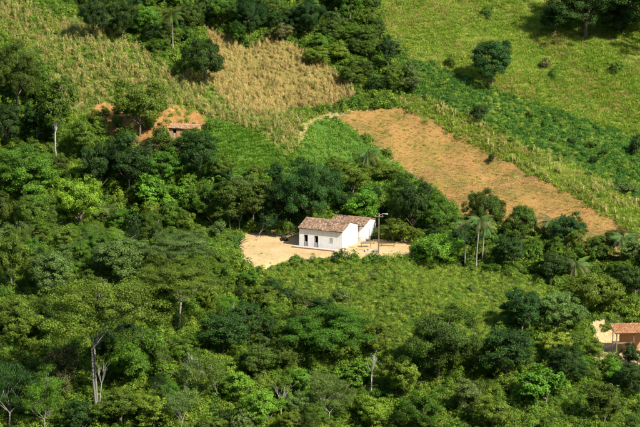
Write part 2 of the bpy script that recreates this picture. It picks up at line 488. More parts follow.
# kind, base x, base y, width, height (photo pixels), colour, label
TREES = [
 # upper left corner
 ('great', 18, 112, 62, 84, 'dol', 'tall dark olive tree filling the upper left edge below the cornfield'),
 ('tall', 57, 158, 44, 96, 'md', 'tall tree with a bare pale slender trunk beside the bright green dome tree'),
 ('round', 8, 148, 44, 54, 'dk', 'dark tree at the left edge behind the bright green dome tree'),
 ('tall', 38, 152, 34, 56, 'dk', 'dark narrow tree between the left edge and the pale slender trunk'),
 ('bushy', 82, 158, 40, 42, 'ol', 'olive bushy tree right of the pale slender trunk'),
 ('great', 24, 205, 100, 66, 'br', 'bright green dome shaped tree at the left edge of the forest'),
 ('round', 78, 232, 60, 62, 'lime', 'lime green tree on the right shoulder of the bright dome tree'),
 ('round', 36, 240, 48, 50, 'md', 'mid green tree below the bright dome tree near the left edge'),
 ('bushy', 4, 232, 40, 44, 'dol', 'dark olive bush on the left edge under the dome tree'),
 # around the red earth
 ('round', 139, 136, 66, 66, 'ol', 'olive tree growing on the red earth bank above the hut'),
 ('round', 128, 192, 66, 64, 'dk', 'dark grey green tree below the red earth bank'),
 ('round', 96, 196, 44, 60, 'dk', 'dark narrow crowned tree left of the trees under the red bank'),
 ('round', 163, 188, 44, 44, 'md', 'mid green tree between the two dark trees under the mud hut'),
 ('round', 201, 180, 52, 58, 'dk', 'dense dark tree in front of the mud hut on the red earth'),
 ('bushy', 100, 140, 26, 26, 'ol', 'small olive bush at the left end of the red earth bank'),
 ('broadleaf', 150, 208, 46, 36, 'br', 'bright broad leaved tree in the hollow under the dark trees'),
 ('broadleaf', 178, 216, 44, 36, 'br', 'bright broad leaved tree in the belt above the left forest'),
 ('round', 205, 222, 46, 44, 'md', 'mid green tree left of the leaning brown trunk near the yard'),
 ('shrub', 116, 127, 16, 14, 'ol', 'small olive shrub on the left part of the red earth'),
 ('shrub', 148, 130, 22, 18, 'dol', 'dark olive shrub on the red earth left of the mud hut'),
 ('shrub', 160, 149, 34, 30, 'dol', 'olive shrub in front of the left corner of the mud hut'),
 ('shrub', 128, 142, 26, 20, 'md', 'mid green shrub at the foot of the red earth bank'),
 ('shrub', 210, 128, 16, 12, 'br', 'bright shrub at the right tip of the red earth'),
 ('shrub', 186, 152, 26, 20, 'md', 'mid green shrub before the doorway side of the mud hut'),
 ('shrub', 172, 156, 24, 20, 'dol', 'dark olive shrub low in front of the mud hut'),
 ('bushy', 192, 151, 34, 29, 'ol', 'olive shrub hiding the right half of the mud hut wall'),
 ('shrub', 106, 116, 16, 12, 'ol', 'little olive shrub on the left spur of red earth'),
 ('shrub', 96, 124, 22, 18, 'ol', 'olive shrub at the far left foot of the red earth'),
 # the gully at the top
 ('great', 94, 40, 42, 54, 'dk', 'near black tree at the top of the cornfield by the upper left'),
 ('round', 122, 42, 32, 50, 'dk', 'dark tree right of the near black tree at the top of the cornfield'),
 ('round', 148, 40, 38, 44, 'md', 'mid green tree at the top edge left of the pale trunked palm'),
 ('round', 205, 86, 52, 56, 'dk', 'dark tree with a lit bright top standing in the corn gap'),
 ('bushy', 194, 62, 26, 30, 'br', 'bright green bush against the dark tree in the corn gap'),
 ('round', 192, 34, 38, 40, 'dol', 'dark olive tree right of the pale trunked palm at the top'),
 ('round', 222, 28, 38, 40, 'md', 'mid green tree at the top edge above the dry corn'),
 ('great', 250, 40, 48, 52, 'dk', 'dark round tree above the left tip of the dry cornfield'),
 ('round', 238, 44, 26, 26, 'md', 'small mid green tree touching the dry corn tip'),
 ('bushy', 283, 42, 30, 24, 'brn', 'leafless looking brownish bush above the dry cornfield'),
 ('great', 306, 38, 48, 48, 'dk', 'large dark tree right of the brownish bush in the gully'),
 ('round', 330, 44, 34, 30, 'dol', 'dark olive tree over the upper edge of the dry corn'),
 ('great', 350, 22, 44, 48, 'md', 'mid green broad tree at the top edge beside the yellow meadow'),
 ('round', 366, 50, 34, 32, 'dol', 'dark olive tree where the gully meets the meadow'),
 ('tall', 388, 72, 24, 44, 'dk', 'dark upright tree on the lower meadow border'),
 ('bushy', 378, 92, 28, 20, 'dk', 'low dark bush above the ploughed field corner'),
 ('round', 352, 86, 34, 24, 'dol', 'dark olive bush along the right edge of the dry corn'),
 ('bushy', 315, 66, 34, 24, 'ol', 'olive bush in the gully next to the dry corn edge'),
 ('bushy', 340, 62, 34, 22, 'ol', 'olive bush in the middle of the gully thicket'),
 ('bushy', 360, 72, 30, 20, 'br', 'bright bush low in the gully thicket'),
 # right hill
 ('round', 491, 86, 60, 54, 'tl', 'lone round dark tree casting a shadow on the grassy hillside'),
 ('shrub', 479, 120, 26, 24, 'dk', 'dark shrub in the green band below the lone round tree'),
 ('shrub', 449, 66, 18, 14, 'dol', 'small dark shrub left of the lone round tree'),
 ('shrub', 545, 70, 20, 16, 'brn', 'greyish dry shrub on the meadow right of the lone round tree'),
 ('shrub', 552, 78, 16, 12, 'md', 'low green shrub under the greyish dry shrub'),
 ('shrub', 486, 17, 18, 16, 'md', 'green shrub near the top edge above the lone round tree'),
 ('shrub', 491, 162, 10, 13, 'dk', 'tiny dark shrub alone on the ploughed field'),
 ('great', 584, 38, 104, 88, 'dk', 'large tree rising over the top edge with its shade on the meadow'),
 ('great', 648, 38, 112, 92, 'dk', 'large tree in the top right corner beside its equally tall neighbour'),
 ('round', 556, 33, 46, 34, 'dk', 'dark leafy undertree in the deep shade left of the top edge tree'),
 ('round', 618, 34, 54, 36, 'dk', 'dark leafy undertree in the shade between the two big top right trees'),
 ('shrub', 618, 72, 22, 16, 'md', 'green shrub on the meadow under the top right corner trees'),
 ('shrub', 636, 155, 22, 26, 'dk', 'dark bush at the right edge beside the green crop band'),
 ('shrub', 628, 192, 34, 12, 'gr', 'pale grey green patch of shrub near the right edge'),
 ('shrub', 594, 164, 14, 12, 'dk', 'small dark shrub in the green band by the tall dry weeds'),
 # behind the house
 ('great', 309, 229, 78, 74, 'tl', 'large deep green tree directly behind the white house'),
 ('round', 278, 226, 40, 50, 'dk', 'dark tree left of the large deep green tree behind the house'),
 ('bushy', 365, 231, 50, 46, 'br', 'bright green tree behind the right end of the house'),
 ('round', 352, 196, 48, 38, 'ol', 'olive tree above the bright green tree behind the house'),
 ('round', 400, 230, 36, 50, 'md', 'mid green tree behind the utility pole'),
 ('round', 412, 238, 44, 66, 'dk', 'dark pointed tree at the ploughed field corner right of the pole'),
 ('round', 436, 240, 44, 46, 'md', 'mid green tree right of the dark pointed tree under the field'),
 ('bushy', 456, 246, 34, 34, 'md', 'mid green bush left of the pair of tall palms'),
 ('tall', 229, 234, 40, 60, 'dol', 'tree with a bare brown trunk at the left end of the dirt yard'),
 ('tall', 255, 231, 38, 58, 'dol', 'grey green tree with bare stems behind the left of the yard'),
 ('bushy', 243, 206, 40, 34, 'gr', 'grey green bushy tree above the left of the yard'),
 ('shrub', 267, 235, 28, 26, 'tl', 'rounded blue green shrub at the back edge of the dirt yard'),
 ('shrub', 286, 236, 22, 22, 'md', 'rounded mid green shrub beside the house at the back of the yard'),
 ('shrub', 318, 231, 24, 18, 'br', 'bright shrub peeping over the tiled roof of the house'),
 ('bushy', 398, 242, 46, 26, 'ol', 'low spreading olive bush right of the utility pole'),
 ('mound', 437, 263, 54, 32, 'lime', 'bright lime mounded bush at the right end of the yard'),
 ('shrub', 416, 258, 24, 20, 'br', 'bright shrub at the right tip of the dirt yard'),
 ('bushy', 258, 196, 36, 26, 'md', 'mid green tree under the cornfield above the yard'),
 ('bushy', 222, 180, 34, 28, 'ol', 'olive bush under the green pasture slope'),
 ('bushy', 385, 182, 38, 24, 'ol', 'olive bush between the low pale palm and the ploughed field'),
 ('bushy', 338, 176, 34, 22, 'ol', 'olive bush at the bottom of the bright green plot'),
 ('shrub', 374, 172, 26, 14, 'dol', 'dark olive low bush right of the low pale palm in the plot'),
 ('bushy', 404, 196, 32, 26, 'dol', 'dark olive bush beside the lower border of the ploughed field'),
 # belt under the ploughed field
 ('great', 487, 244, 52, 60, 'dol', 'dark olive tree above the pair of tall palms against the field'),
 ('round', 520, 250, 46, 50, 'dol', 'dark olive tree between the palms under the brown field'),
 ('round', 567, 252, 40, 42, 'tl', 'dark rounded tree right of the middle palm under the field'),
 ('bushy', 536, 262, 38, 30, 'ol', 'olive bush at the foot of the middle palm'),
 ('round', 508, 268, 42, 34, 'dk', 'dark bush right of the tall palms trunks'),
 ('shrub', 496, 262, 24, 18, 'br', 'bright shrub right of the feet of the tall palms'),
 ('bushy', 552, 284, 40, 34, 'dk', 'dark bush around the small low palm'),
 ('bushy', 596, 264, 40, 30, 'ol', 'olive bush near the small thin tree on the field edge'),
 ('bushy', 632, 266, 34, 30, 'gr', 'grey green bush near the right edge palm'),
 ('tall', 611, 252, 9, 24, 'dk', 'small thin dark tree standing out against the field end'),
 ('tall', 593, 252, 9, 18, 'dol', 'short thin dark olive tree left of the small thin tree'),
 ('mound', 597, 306, 66, 34, 'ol', 'wide olive mound above the lower right tiled shed'),
 ('bushy', 632, 296, 36, 34, 'dk', 'dark bush at the right edge above the tiled shed'),
 ('shrub', 272, 292, 26, 16, 'dk', 'dark bush at the upper left start of the diagonal bush line below the yard'),
 ('shrub', 286, 300, 24, 15, 'dk', 'second dark bush from the yard in the diagonal line on the slope'),
 ('shrub', 303, 306, 26, 15, 'dol', 'dark olive bush in the middle of the diagonal bush line'),
 ('shrub', 320, 313, 28, 16, 'dk', 'dark bush just right of the middle of the diagonal bush line'),
 ('shrub', 338, 320, 28, 16, 'dk', 'dark bush near the lower end of the diagonal bush line'),
 ('shrub', 354, 326, 24, 15, 'dol', 'dark olive bush ending the diagonal bush line at lower right'),
 ('shrub', 342, 299, 26, 11, 'gr', 'greyish low bush alone on the bright scrub slope'),
 ('shrub', 296, 262, 14, 10, 'br', 'small bright shrub at the front edge of the dirt yard'),
 ('shrub', 340, 262, 14, 13, 'dk', 'small dark shrub in front of the farmhouse corner'),
 # slope under the right part
 ('round', 522, 334, 50, 46, 'tl', 'deep green round tree in the middle of the right slope'),
 ('round', 560, 332, 48, 44, 'gr', 'greyish green tree left of the dirt clearing'),
 ('round', 504, 382, 54, 54, 'tl', 'round deep green tree low on the right slope with dark shade'),
 ('great', 437, 382, 84, 76, 'dol', 'very broad dark olive tree at the centre right of the lower forest'),
 ('bushy', 402, 400, 42, 48, 'yol', 'pale yellowish tree left under the very broad dark olive tree'),
 ('bushy', 375, 356, 36, 34, 'ol', 'olive bush left of the very broad dark olive tree'),
 ('broadleaf', 357, 388, 40, 26, 'br', 'bright layered shrub left of the bare forked snag'),
 ('feather', 328, 420, 50, 56, 'gr', 'feathery grey green tree at the bottom centre'),
 ('bushy', 553, 364, 44, 34, 'yol', 'yellowish bush below the greyish green tree'),
 ('bushy', 575, 352, 30, 28, 'md', 'mid green bush at the left of the dirt clearing'),
 ('round', 566, 388, 42, 42, 'dk', 'dark tree in the lower right below the yellowish bush'),
 ('shrub', 597, 356, 22, 14, 'ol', 'small olive bush in the lower part of the dirt clearing'),
 ('shrub', 608, 330, 16, 9, 'br', 'low bright shrub in the middle of the dirt clearing'),
 ('shrub', 611, 368, 26, 18, 'md', 'mid green shrub at the foot of the shed corner post'),
 ('bushy', 616, 384, 28, 22, 'br', 'bright green bush just under the tiled shed posts'),
 ('round', 634, 395, 40, 34, 'dk', 'dark bush in the lower right corner under the tiled shed'),
 ('bushy', 632, 368, 26, 26, 'dk', 'dark bush growing before the tiled shed at the right edge'),
 ('broadleaf', 540, 402, 50, 34, 'br', 'bright broad leaved bush low on the right slope'),
 ('bushy', 600, 424, 48, 40, 'dol', 'dark olive bush on the bottom edge towards the right corner'),
 ('bushy', 470, 415, 44, 40, 'gr', 'greyish tree on the bottom edge under the round deep green tree'),
 ('bushy', 495, 432, 44, 36, 'ol', 'olive tinged bush on the bottom edge right of centre'),
 # lower left forest
 ('layered', 98, 404, 118, 132, 'ol', 'tall umbrella tree with forked bare grey trunks in the lower left'),
 ('layered', 178, 330, 92, 74, 'ol', 'broad olive tree right of the umbrella tree crown'),
 ('layered', 178, 282, 80, 54, 'gr', 'broad grey green tree left below the dirt yard'),
 ('round', 212, 292, 46, 34, 'md', 'mid green tree beside the front left tip of the dirt yard'),
 ('round', 118, 286, 62, 52, 'gr', 'grey green tree in the middle of the left forest'),
 ('round', 52, 300, 56, 50, 'gr', 'grey green tree near the left edge above the umbrella tree'),
 ('round', 12, 290, 50, 60, 'ol', 'olive tree on the left edge halfway down'),
 ('round', 18, 345, 50, 50, 'ol', 'yellow olive tree on the left edge left of the umbrella tree'),
 ('round', 50, 336, 40, 40, 'dk', 'dark tree left of the umbrella tree crown'),
 ('feather', 12, 424, 62, 74, 'tl', 'deep green feathery tree in the lower left corner'),
 ('feather', 44, 430, 50, 60, 'md', 'mid green feathery tree right of the lower left corner tree'),
 ('bushy', 62, 400, 44, 52, 'brn', 'brownish tree left of the forked grey trunks'),
 ('bushy', 130, 385, 52, 44, 'br', 'bright green tree right of the forked grey trunks'),
 ('bushy', 118, 424, 46, 36, 'ol', 'olive bush on the bottom edge right of the forked trunks'),
 ('bushy', 80, 432, 40, 34, 'dk', 'dark bush on the bottom edge under the forked trunks'),
 ('sparse', 192, 400, 40, 46, 'gr', 'thin tree with bare pale branches in the lower left centre'),
 ('sparse', 214, 404, 38, 46, 'ol', 'sparse tree with pale twigs right of the thin bare tree'),
 ('sparse', 180, 430, 46, 44, 'gr', 'pale grey sparse tree on the bottom edge left of centre'),
 ('bushy', 150, 430, 46, 34, 'yol', 'yellowish bush on the bottom edge beside the pale grey sparse tree'),
 ('round', 250, 345, 56, 46, 'dk', 'dark tree at the centre of the lower forest'),
 ('great', 330, 356, 96, 44, 'md', 'wide mid green tree in the middle of the lower slope'),
 ('round', 222, 356, 56, 44, 'tl', 'deep green tree right of the dark gap in the lower forest'),
 ('bushy', 258, 380, 42, 36, 'dol', 'dark olive bush above the slim pale snag'),
 ('bushy', 285, 372, 40, 34, 'dol', 'dark olive bush left of the wide mid green tree base'),
 ('bushy', 236, 404, 44, 36, 'lime', 'lime green bush right of the sparse tree with pale twigs'),
 ('bushy', 300, 394, 30, 28, 'br', 'bright bush left of the feathery grey green tree'),
 ('bushy', 262, 424, 44, 36, 'lime', 'lime green bush left of the slim pale snag'),
 ('bushy', 372, 428, 46, 34, 'lime', 'lime green bush on the bottom edge under the forked snag'),
 ('round', 420, 432, 44, 38, 'md', 'mid green tree on the bottom edge right of the forked snag'),
]
LANDMARK = []
for k, bx, by, w, h, c, lab in TREES:
    x, y = at_px(bx, by)
    nme = KN[k]
    if k in ('shrub', 'mound') or 'bush' in lab or 'shrub' in lab: cat = 'bush'
    else: cat = 'tree'
    if cat == 'bush' and k not in ('shrub', 'mound', 'broadleaf'): nme = 'bush'
    place_tree(k, x, y, w / PXM, h / PXM, c, nme, lab, cat)

# ------------------------------------------------------------------ palms, snags, agave
def frond_mesh(L=2.3, seed=0):
    g = np.random.default_rng(seed); V, F, T = [], [], []
    def spine(t): return np.array([L * t * (1 - .12 * t), 0, .55 * L * t * .6 - .95 * L * .62 * t * t])
    n = 30
    for i in range(n):
        t = .1 + .9 * i / n; p0 = spine(t); tn = spine(t + .02) - p0; tn /= np.linalg.norm(tn)
        ll = .62 * math.sin(math.pi * min(1, .18 + t * .8)) + .12
        for s in (-1, 1):
            d = tn * .55 + np.array([0, s, 0]) * .8 + np.array([0, 0, -.75]); d /= np.linalg.norm(d)
            e = p0 + d * ll * g.uniform(.85, 1.1); wv = tn * .022
            b = len(V); V += [p0 - wv, p0 + wv, e + wv * .3, e - wv * .3]; F.append((b, b + 1, b + 2, b + 3)); T.append(g.uniform(.75, 1.3))
    for i in range(8):
        t0, t1 = i / 8, (i + 1) / 8; a, c = spine(t0), spine(t1); b = len(V)
        V += [a + [0, .035, 0], a - [0, .035, 0], c - [0, .025, 0], c + [0, .025, 0]]; F.append((b, b + 1, b + 2, b + 3)); T.append(1.0)
    me = mesh_np('frond', np.array(V), np.array(F), {'tint': T}); me.materials.append(LEAF); return me
FR = [frond_mesh(2.3, s) for s in range(3)]
def palm(px_, py_, hpx, col, label, fl=1.0, nf=21, lean=.4, r=.10):
    x, y = at_px(px_, py_); h = hpx / PXM; z = float(H(x, y))
    o = empty('palm_tree', (x, y, z), 0, label=label, cat='palm', group='palms among the bushes')
    top = np.array([lean, lean * .3, h])
    V, F = [], []
    pts = [np.array([0, 0, -.4]), np.array([lean * .15, 0, h * .33]), np.array([lean * .5, lean * .1, h * .7]), top]
    tube(V, F, pts, [r * 1.5, r, r * .9, r * .85], 8)
    for k in range(int(h / .35)):                # leaf scar rings
        t = k * .35 / h; q = (1 - t) ** 2 * pts[0] + 2 * t * (1 - t) * pts[1] * .5 + 2 * t * (1 - t) * pts[2] * .5 + t * t * top
    link('trunk', mesh_py('palm_trunk', V, F), o, PALM_BARK)
    for i in range(nf):
        f = link('frond', FR[i % 3], o, color=tuple(v * rnd.uniform(.6, 1.25) for v in PAL[col]) if i < nf - 1 else (.2, .17, .07))
        a = i * 2.399; e = .75 - 1.5 * (i / nf) + rnd.uniform(-.15, .15)
        f.location = tuple(top); f.rotation_euler = (rnd.uniform(-.3, .3), -e, a); s = fl * rnd.uniform(.85, 1.1); f.scale = (s, s, s)
    placed.append((x, y, 1.2))
PALM_BARK = bark_mat('palm_bark', (.2, .18, .14), (.42, .38, .3))
palm(465, 267, 43, 'pf', 'slim palm with a straight pale trunk, left one of the close trio', .95, lean=-.1)
palm(476, 270, 50, 'pf', 'tallest palm of the close trio with a leaning pale trunk', 1.02, lean=.6)
palm(482, 268, 42, 'pf', 'palm of the close trio standing right behind the leaning tallest one', .95, lean=.4)
palm(549, 254, 33, 'pf', 'palm in the middle of the belt under the brown field', 1.25, lean=.3)
palm(573, 280, 15, 'pf', 'small low palm with drooping pale fronds among dark bushes', 1.3)
palm(624, 264, 26, 'pf', 'palm near the right edge under the end of the brown field', 1.1, lean=-.3)
palm(173, 52, 44, 'dol', 'palm with a straight pale trunk at the top above the cornfield', 1.2, lean=-.1)
palm(366, 168, 15, 'gr', 'low palm with pale fronds in the green plot beside the brown field', 1.4)
palm(404, 206, 15, 'md', 'low palm in front of the ploughed field corner', 1.1)

def snag(px_, py_, hpx, label, seed, lean=0., r=.09):
    x, y = at_px(px_, py_); h = hpx / PXM; g = np.random.default_rng(seed); V, F = [], []
    p0 = np.array([0, 0, -.4]); p1 = np.array([lean * .4, 0, h * .55])
    tube(V, F, [p0, p1 * .5, p1], [r * 1.2, r, r * .8], 7)
    for s in range(5):
        a = g.uniform(0, 6.28); e = p1 + np.array([math.cos(a) * g.uniform(.3, .9), math.sin(a) * .5, h * g.uniform(.2, .45)])
        m = (p1 + e) / 2 + np.array([math.cos(a) * .2, 0, 0])
        tube(V, F, [p1, m, e], [r * .6, r * .4, r * .15], 5)
        for _ in range(3):
            tube(V, F, [m, (m + e) / 2 + g.normal(0, .15, 3), e + g.normal(0, .5, 3)], [r * .3, r * .2, r * .08], 4)
    o = link('bare_snag', mesh_py('bare_snag', V, F), None, PALE)
    o.location = (x, y, float(H(x, y))); tag(o, label, 'dead tree')
    placed.append((x, y, .6))
snag(371, 396, 42, 'bare white forked snag standing in the bottom centre bushes', 3, .3, .11)
snag(281, 422, 34, 'slim pale snag with a tuft of twigs near the bottom edge', 4, 0., .09)
snag(213, 396, 26, 'low pale dead branches spreading in the lower left bushes', 5, 1.2, .06)
snag(193, 384, 28, 'pale leaning dead stem against the dark gap', 9, -.6, .08)
snag(151, 172, 22, 'pale thin stem in the dark trees beneath the red bank', 6, .1, .05)
snag(239, 233, 22, 'pale leaning bare stem at the left end of the dirt yard', 7, .3, .07)
snag(98, 420, 62, 'bare pale leaning stem beside the forked trunks of the umbrella tree', 8, 1.6, .06)

def blade_leaf(L, W_, arch, seed):
    g = np.random.default_rng(seed); V, F, T = [], [], []
    for i in range(7):
        t = i / 6; x = L * t * math.cos(arch * t * .6); z = L * t * math.sin(1.1 - arch * t); w = W_ * math.sin(math.pi * (.12 + .86 * t)) * .5
        V += [(x, w, z + .1 * w), (x, 0, z), (x, -w, z + .1 * w)]
    for i in range(6):
        for s in (0, 1):
            b = i * 3 + s; F.append((b, b + 1, b + 4, b + 3)); T.append(g.uniform(.8, 1.2))
    me = mesh_np('leaf', np.array(V), np.array(F), {'tint': T}, True); me.materials.append(LEAF); return me
BL = [blade_leaf(1.5, .22, .5, s) for s in range(2)]; BN = [blade_leaf(2.0, .5, 1.3, s) for s in range(2)]
def rosette(px_, py_, meshes, n, s, col, name, label, cat, stem=0, group=None):
    x, y = at_px(px_, py_); o = empty(name, (x, y, float(H(x, y))), 0, label=label, cat=cat, group=group)
    if stem:
        V, F = [], []; tube(V, F, [(0, 0, -.3), (.05, 0, stem)], [.13, .09], 7); link('stem', mesh_py('stem', V, F), o, PALM_BARK)
    for i in range(n):
        f = link('leaf', meshes[i % len(meshes)], o, color=tuple(v * rnd.uniform(.8, 1.2) for v in PAL[col]))
        f.location = (0, 0, stem); f.rotation_euler = (rnd.uniform(-.2, .2), rnd.uniform(-.45, .5), i * 2.399)
        q = s * rnd.uniform(.8, 1.15); f.scale = (q, q, q)
    placed.append((x, y, 1.))
rosette(236, 246, BL, 22, 1.6, 'tl', 'agave_plant', 'spiky dark rosette plant at the left tip of the dirt yard', 'agave')
rosette(213, 186, BN, 9, 1.1, 'br', 'banana_plant', 'banana like plant with upright pale green leaves above the left forest', 'banana plant', 1.0)
rosette(236, 186, BN, 8, 1.0, 'lime', 'banana_plant', 'pale leaved banana plant under the pasture slope', 'banana plant', .8)
rosette(204, 192, BN, 8, .9, 'br', 'banana_plant', 'low banana plant left of the upright pale green one', 'banana plant', .5)

# ------------------------------------------------------------------ buildings
def simple(name, c1, c2, scale=3, rough=.85, bump=.01, spec=.3):
    m, nt, b = nm(name)
    n = noise(nt, scale, 7, .65)
    r = ramp(nt, n.outputs[0], [(.35, c1), (.65, c2)])
    nt.links.new(r.outputs[0], b.inputs['Base Color']); b.inputs['Roughness'].default_value = rough
    b.inputs['Specular IOR Level'].default_value = spec
    if bump:
        bp = nt.nodes.new('ShaderNodeBump'); bp.inputs['Distance'].default_value = bump
        nt.links.new(n.outputs[0], bp.inputs['Height']); nt.links.new(bp.outputs[0], b.inputs['Normal'])
    return m
def white_mat():
    m, nt, b = nm('whitewash')
    n = noise(nt, 1.2, 8, .7); n2 = noise(nt, 7, 6, .7)
    r = ramp(nt, n.outputs[0], [(.30, (.66, .65, .62)), (.48, (.84, .84, .83)), (.7, (.88, .88, .88))])
    tc = nt.nodes.new('ShaderNodeTexCoord'); sp = nt.nodes.new('ShaderNodeSeparateXYZ'); nt.links.new(tc.outputs['Object'], sp.inputs[0])
    mr = nt.nodes.new('ShaderNodeMapRange'); nt.links.new(sp.outputs[2], mr.inputs[0]); mr.inputs[1].default_value = .1; mr.inputs[2].default_value = .9
    mr.inputs[3].default_value = .8; mr.inputs[4].default_value = 0
    ml = nt.nodes.new('ShaderNodeMath'); ml.operation = 'MULTIPLY'; nt.links.new(mr.outputs[0], ml.inputs[0]); nt.links.new(n2.outputs[0], ml.inputs[1])
    c = mixc(nt, ml.outputs[0], r.outputs[0], (.55, .40, .26))     # splashed earth at the foot of the wall
    nt.links.new(c, b.inputs['Base Color']); b.inputs['Roughness'].default_value = .9; b.inputs['Specular IOR Level'].default_value = .15
    mp = nt.nodes.new('ShaderNodeMapping'); mp.inputs['Scale'].default_value = (3.2, 3.2, .35); nt.links.new(tc.outputs['Object'], mp.inputs[0])
    n3 = noise(nt, 1.6, 6, .7, mp.outputs[0])
    r3 = ramp(nt, n3.outputs[0], [(.54, (0, 0, 0)), (.74, (.5, .5, .5))])
    c = mixc(nt, r3.outputs[0], c, (.50, .46, .38))
    nt.links.new(c, b.inputs['Base Color'])
    bp = nt.nodes.new('ShaderNodeBump'); bp.inputs['Distance'].default_value = .02
    nt.links.new(n2.outputs[0], bp.inputs['Height']); nt.links.new(bp.outputs[0], b.inputs['Normal'])
    return m
WHITE = white_mat()
def tile_mat(name, stops):
    m, nt, b = nm(name)
    at = nt.nodes.new('ShaderNodeAttribute'); at.attribute_name = 'tint'
    n = noise(nt, 2.0, 6, .7)
    ad = nt.nodes.new('ShaderNodeMath'); ad.operation = 'MULTIPLY_ADD'; nt.links.new(n.outputs[0], ad.inputs[0]); ad.inputs[1].default_value = .5
    nt.links.new(at.outputs['Fac'], ad.inputs[2])
    r = ramp(nt, ad.outputs[0], stops)
    nt.links.new(r.outputs[0], b.inputs['Base Color']); b.inputs['Roughness'].default_value = .9
    return m
TILE = tile_mat('old_clay_tile', [(.2, (.09, .058, .04)), (.5, (.20, .115, .07)), (.75, (.28, .17, .105)), (1.0, (.40, .29, .19))])
TILE2 = tile_mat('new_clay_tile', [(.2, (.30, .12, .045)), (.6, (.48, .21, .08)), (1.0, (.6, .34, .17))])
DARKW = simple('dark_door_wood', (.05, .03, .022), (.1, .06, .04), 8)
GREYW = simple('grey_door_paint', (.32, .31, .30), (.50, .48, .46), 6)
PLINTH = simple('red_plinth', (.22, .10, .06), (.34, .17, .10), 3, bump=.03)
CONC = simple('concrete', (.36, .34, .3), (.52, .50, .45), 4)
WOOD = simple('weathered_wood', (.13, .095, .065), (.26, .2, .14), 7)
ADOBE = simple('adobe_wall', (.38, .20, .09), (.55, .33, .18), 2.5, bump=.04)
INSIDE = simple('room_interior', (.1, .09, .08), (.16, .14, .12), 2)
METAL = simple('galvanised_metal', (.5, .5, .5), (.65, .65, .65), 5, .45)
BLACKW = simple('cable_sheath', (.03, .03, .03), (.05, .05, .05), 5)

def bxm(name, boxes, parent, mat, rot=None):
    """boxes: (x0,x1,y0,y1,z0,z1)"""
    bm = bmesh.new()
    for (x0, x1, y0, y1, z0, z1) in boxes:
        r = bmesh.ops.create_cube(bm, size=1)
        for v in r['verts']:
            v.co = Vector(((x0 + x1) / 2 + v.co.x * (x1 - x0), (y0 + y1) / 2 + v.co.y * (y1 - y0), (z0 + z1) / 2 + v.co.z * (z1 - z0)))
    if max(abs(b[1] - b[0]) for b in boxes) > .05:
        bmesh.ops.bevel(bm, geom=bm.edges[:], offset=.012, segments=1, affect='EDGES')
    me = bpy.data.meshes.new(name); bm.to_mesh(me); bm.free()
    return link(name, me, parent, mat)

def wall_with_openings(name, parent, mat, length, height, thick, openings, place, gable=0.):
    """wall in its own plane: s along, z up; openings (s0,s1,z0,z1); place maps (s,t,z) to parent space; gable adds a peak"""
    ss = sorted({0., length, length / 2, *[o[0] for o in openings], *[o[1] for o in openings]})
    zs = sorted({-.3, height, *[o[2] for o in openings], *[o[3] for o in openings]})
    V, F = [], []
    def quadbox(s0, s1, z0, z1, za=None, zb=None):
        za = z1 if za is None else za; zb = z1 if zb is None else zb
        b = len(V)
        for t in (0, thick):
            V.extend([place(s0, t, z0), place(s1, t, z0), place(s1, t, zb), place(s0, t, za)])
        F.extend([(b, b + 1, b + 2, b + 3), (b + 7, b + 6, b + 5, b + 4), (b, b + 4, b + 5, b + 1), (b + 1, b + 5, b + 6, b + 2), (b + 2, b + 6, b + 7, b + 3), (b + 3, b + 7, b + 4, b)])
    for i in range(len(ss) - 1):
        run = None
        cells = []
        for j in range(len(zs) - 1):
            sm, zm = (ss[i] + ss[i + 1]) / 2, (zs[j] + zs[j + 1]) / 2
            hole = any(o[0] < sm < o[1] and o[2] < zm < o[3] for o in openings)
            if not hole:
                if cells and cells[-1][1] == zs[j]: cells[-1][1] = zs[j + 1]
                else: cells.append([zs[j], zs[j + 1]])
        for z0, z1 in cells:
            if z1 == height and gable:
                g_ = lambda s: height + gable * (1 - abs(s / length * 2 - 1))
                quadbox(ss[i], ss[i + 1], z0, z1, g_(ss[i]), g_(ss[i + 1]))
            else: quadbox(ss[i], ss[i + 1], z0, z1)
    bm = bmesh.new()
    me = bpy.data.meshes.new(name); me.from_pydata([tuple(v) for v in V], [], F); me.update()
    bm.from_mesh(me); bmesh.ops.recalc_face_normals(bm, faces=bm.faces[:]); bm.to_mesh(me); bm.free()
    return link(name, me, parent, mat)

def tiled_slope(name, parent, mat, origin, along, down, normal, length, run, tw=.24, tl=.42, seed=0, sag=.04):
    """half round clay tiles in courses, joined: far too small to pick apart"""
    g = np.random.default_rng(seed); V, F, T = [], [], []
    origin, along, down, normal = map(np.array, (origin, along, down, normal))
    nu = int(length / tw); nv = int(math.ceil(run / tl))
    for i in range(nu):
        for j in range(nv):
            s0 = (i + .5) * length / nu + g.normal(0, .012); d0 = j * run / nv - .03; d1 = (j + 1) * run / nv + .05
            up0, up1 = .015 + g.normal(0, .008), .045 + g.normal(0, .01)
            sg = -sag * math.sin(math.pi * i / nu) * (1 + .5 * math.sin(i * .7))
            b = len(V); r = length / nu * .52
            for k in range(5):
                a = math.pi * k / 4
                for dd, uu, rr in ((d0, up0, r * .86), (d1, up1, r)):
                    V.append(origin + along * (s0 + math.cos(a) * rr) + down * dd + normal * (uu + sg + math.sin(a) * rr * .75))
            t = float(np.clip(g.normal(.38, .2), 0, .9))
            for k in range(4): F.append((b + 2 * k, b + 2 * k + 1, b + 2 * k + 3, b + 2 * k + 2)); T.append(t)
    me = mesh_np(name, np.array(V), np.array(F), {'tint': T})
    o = link(name, me, parent, mat); o['kind'] = 'stuff'; return o

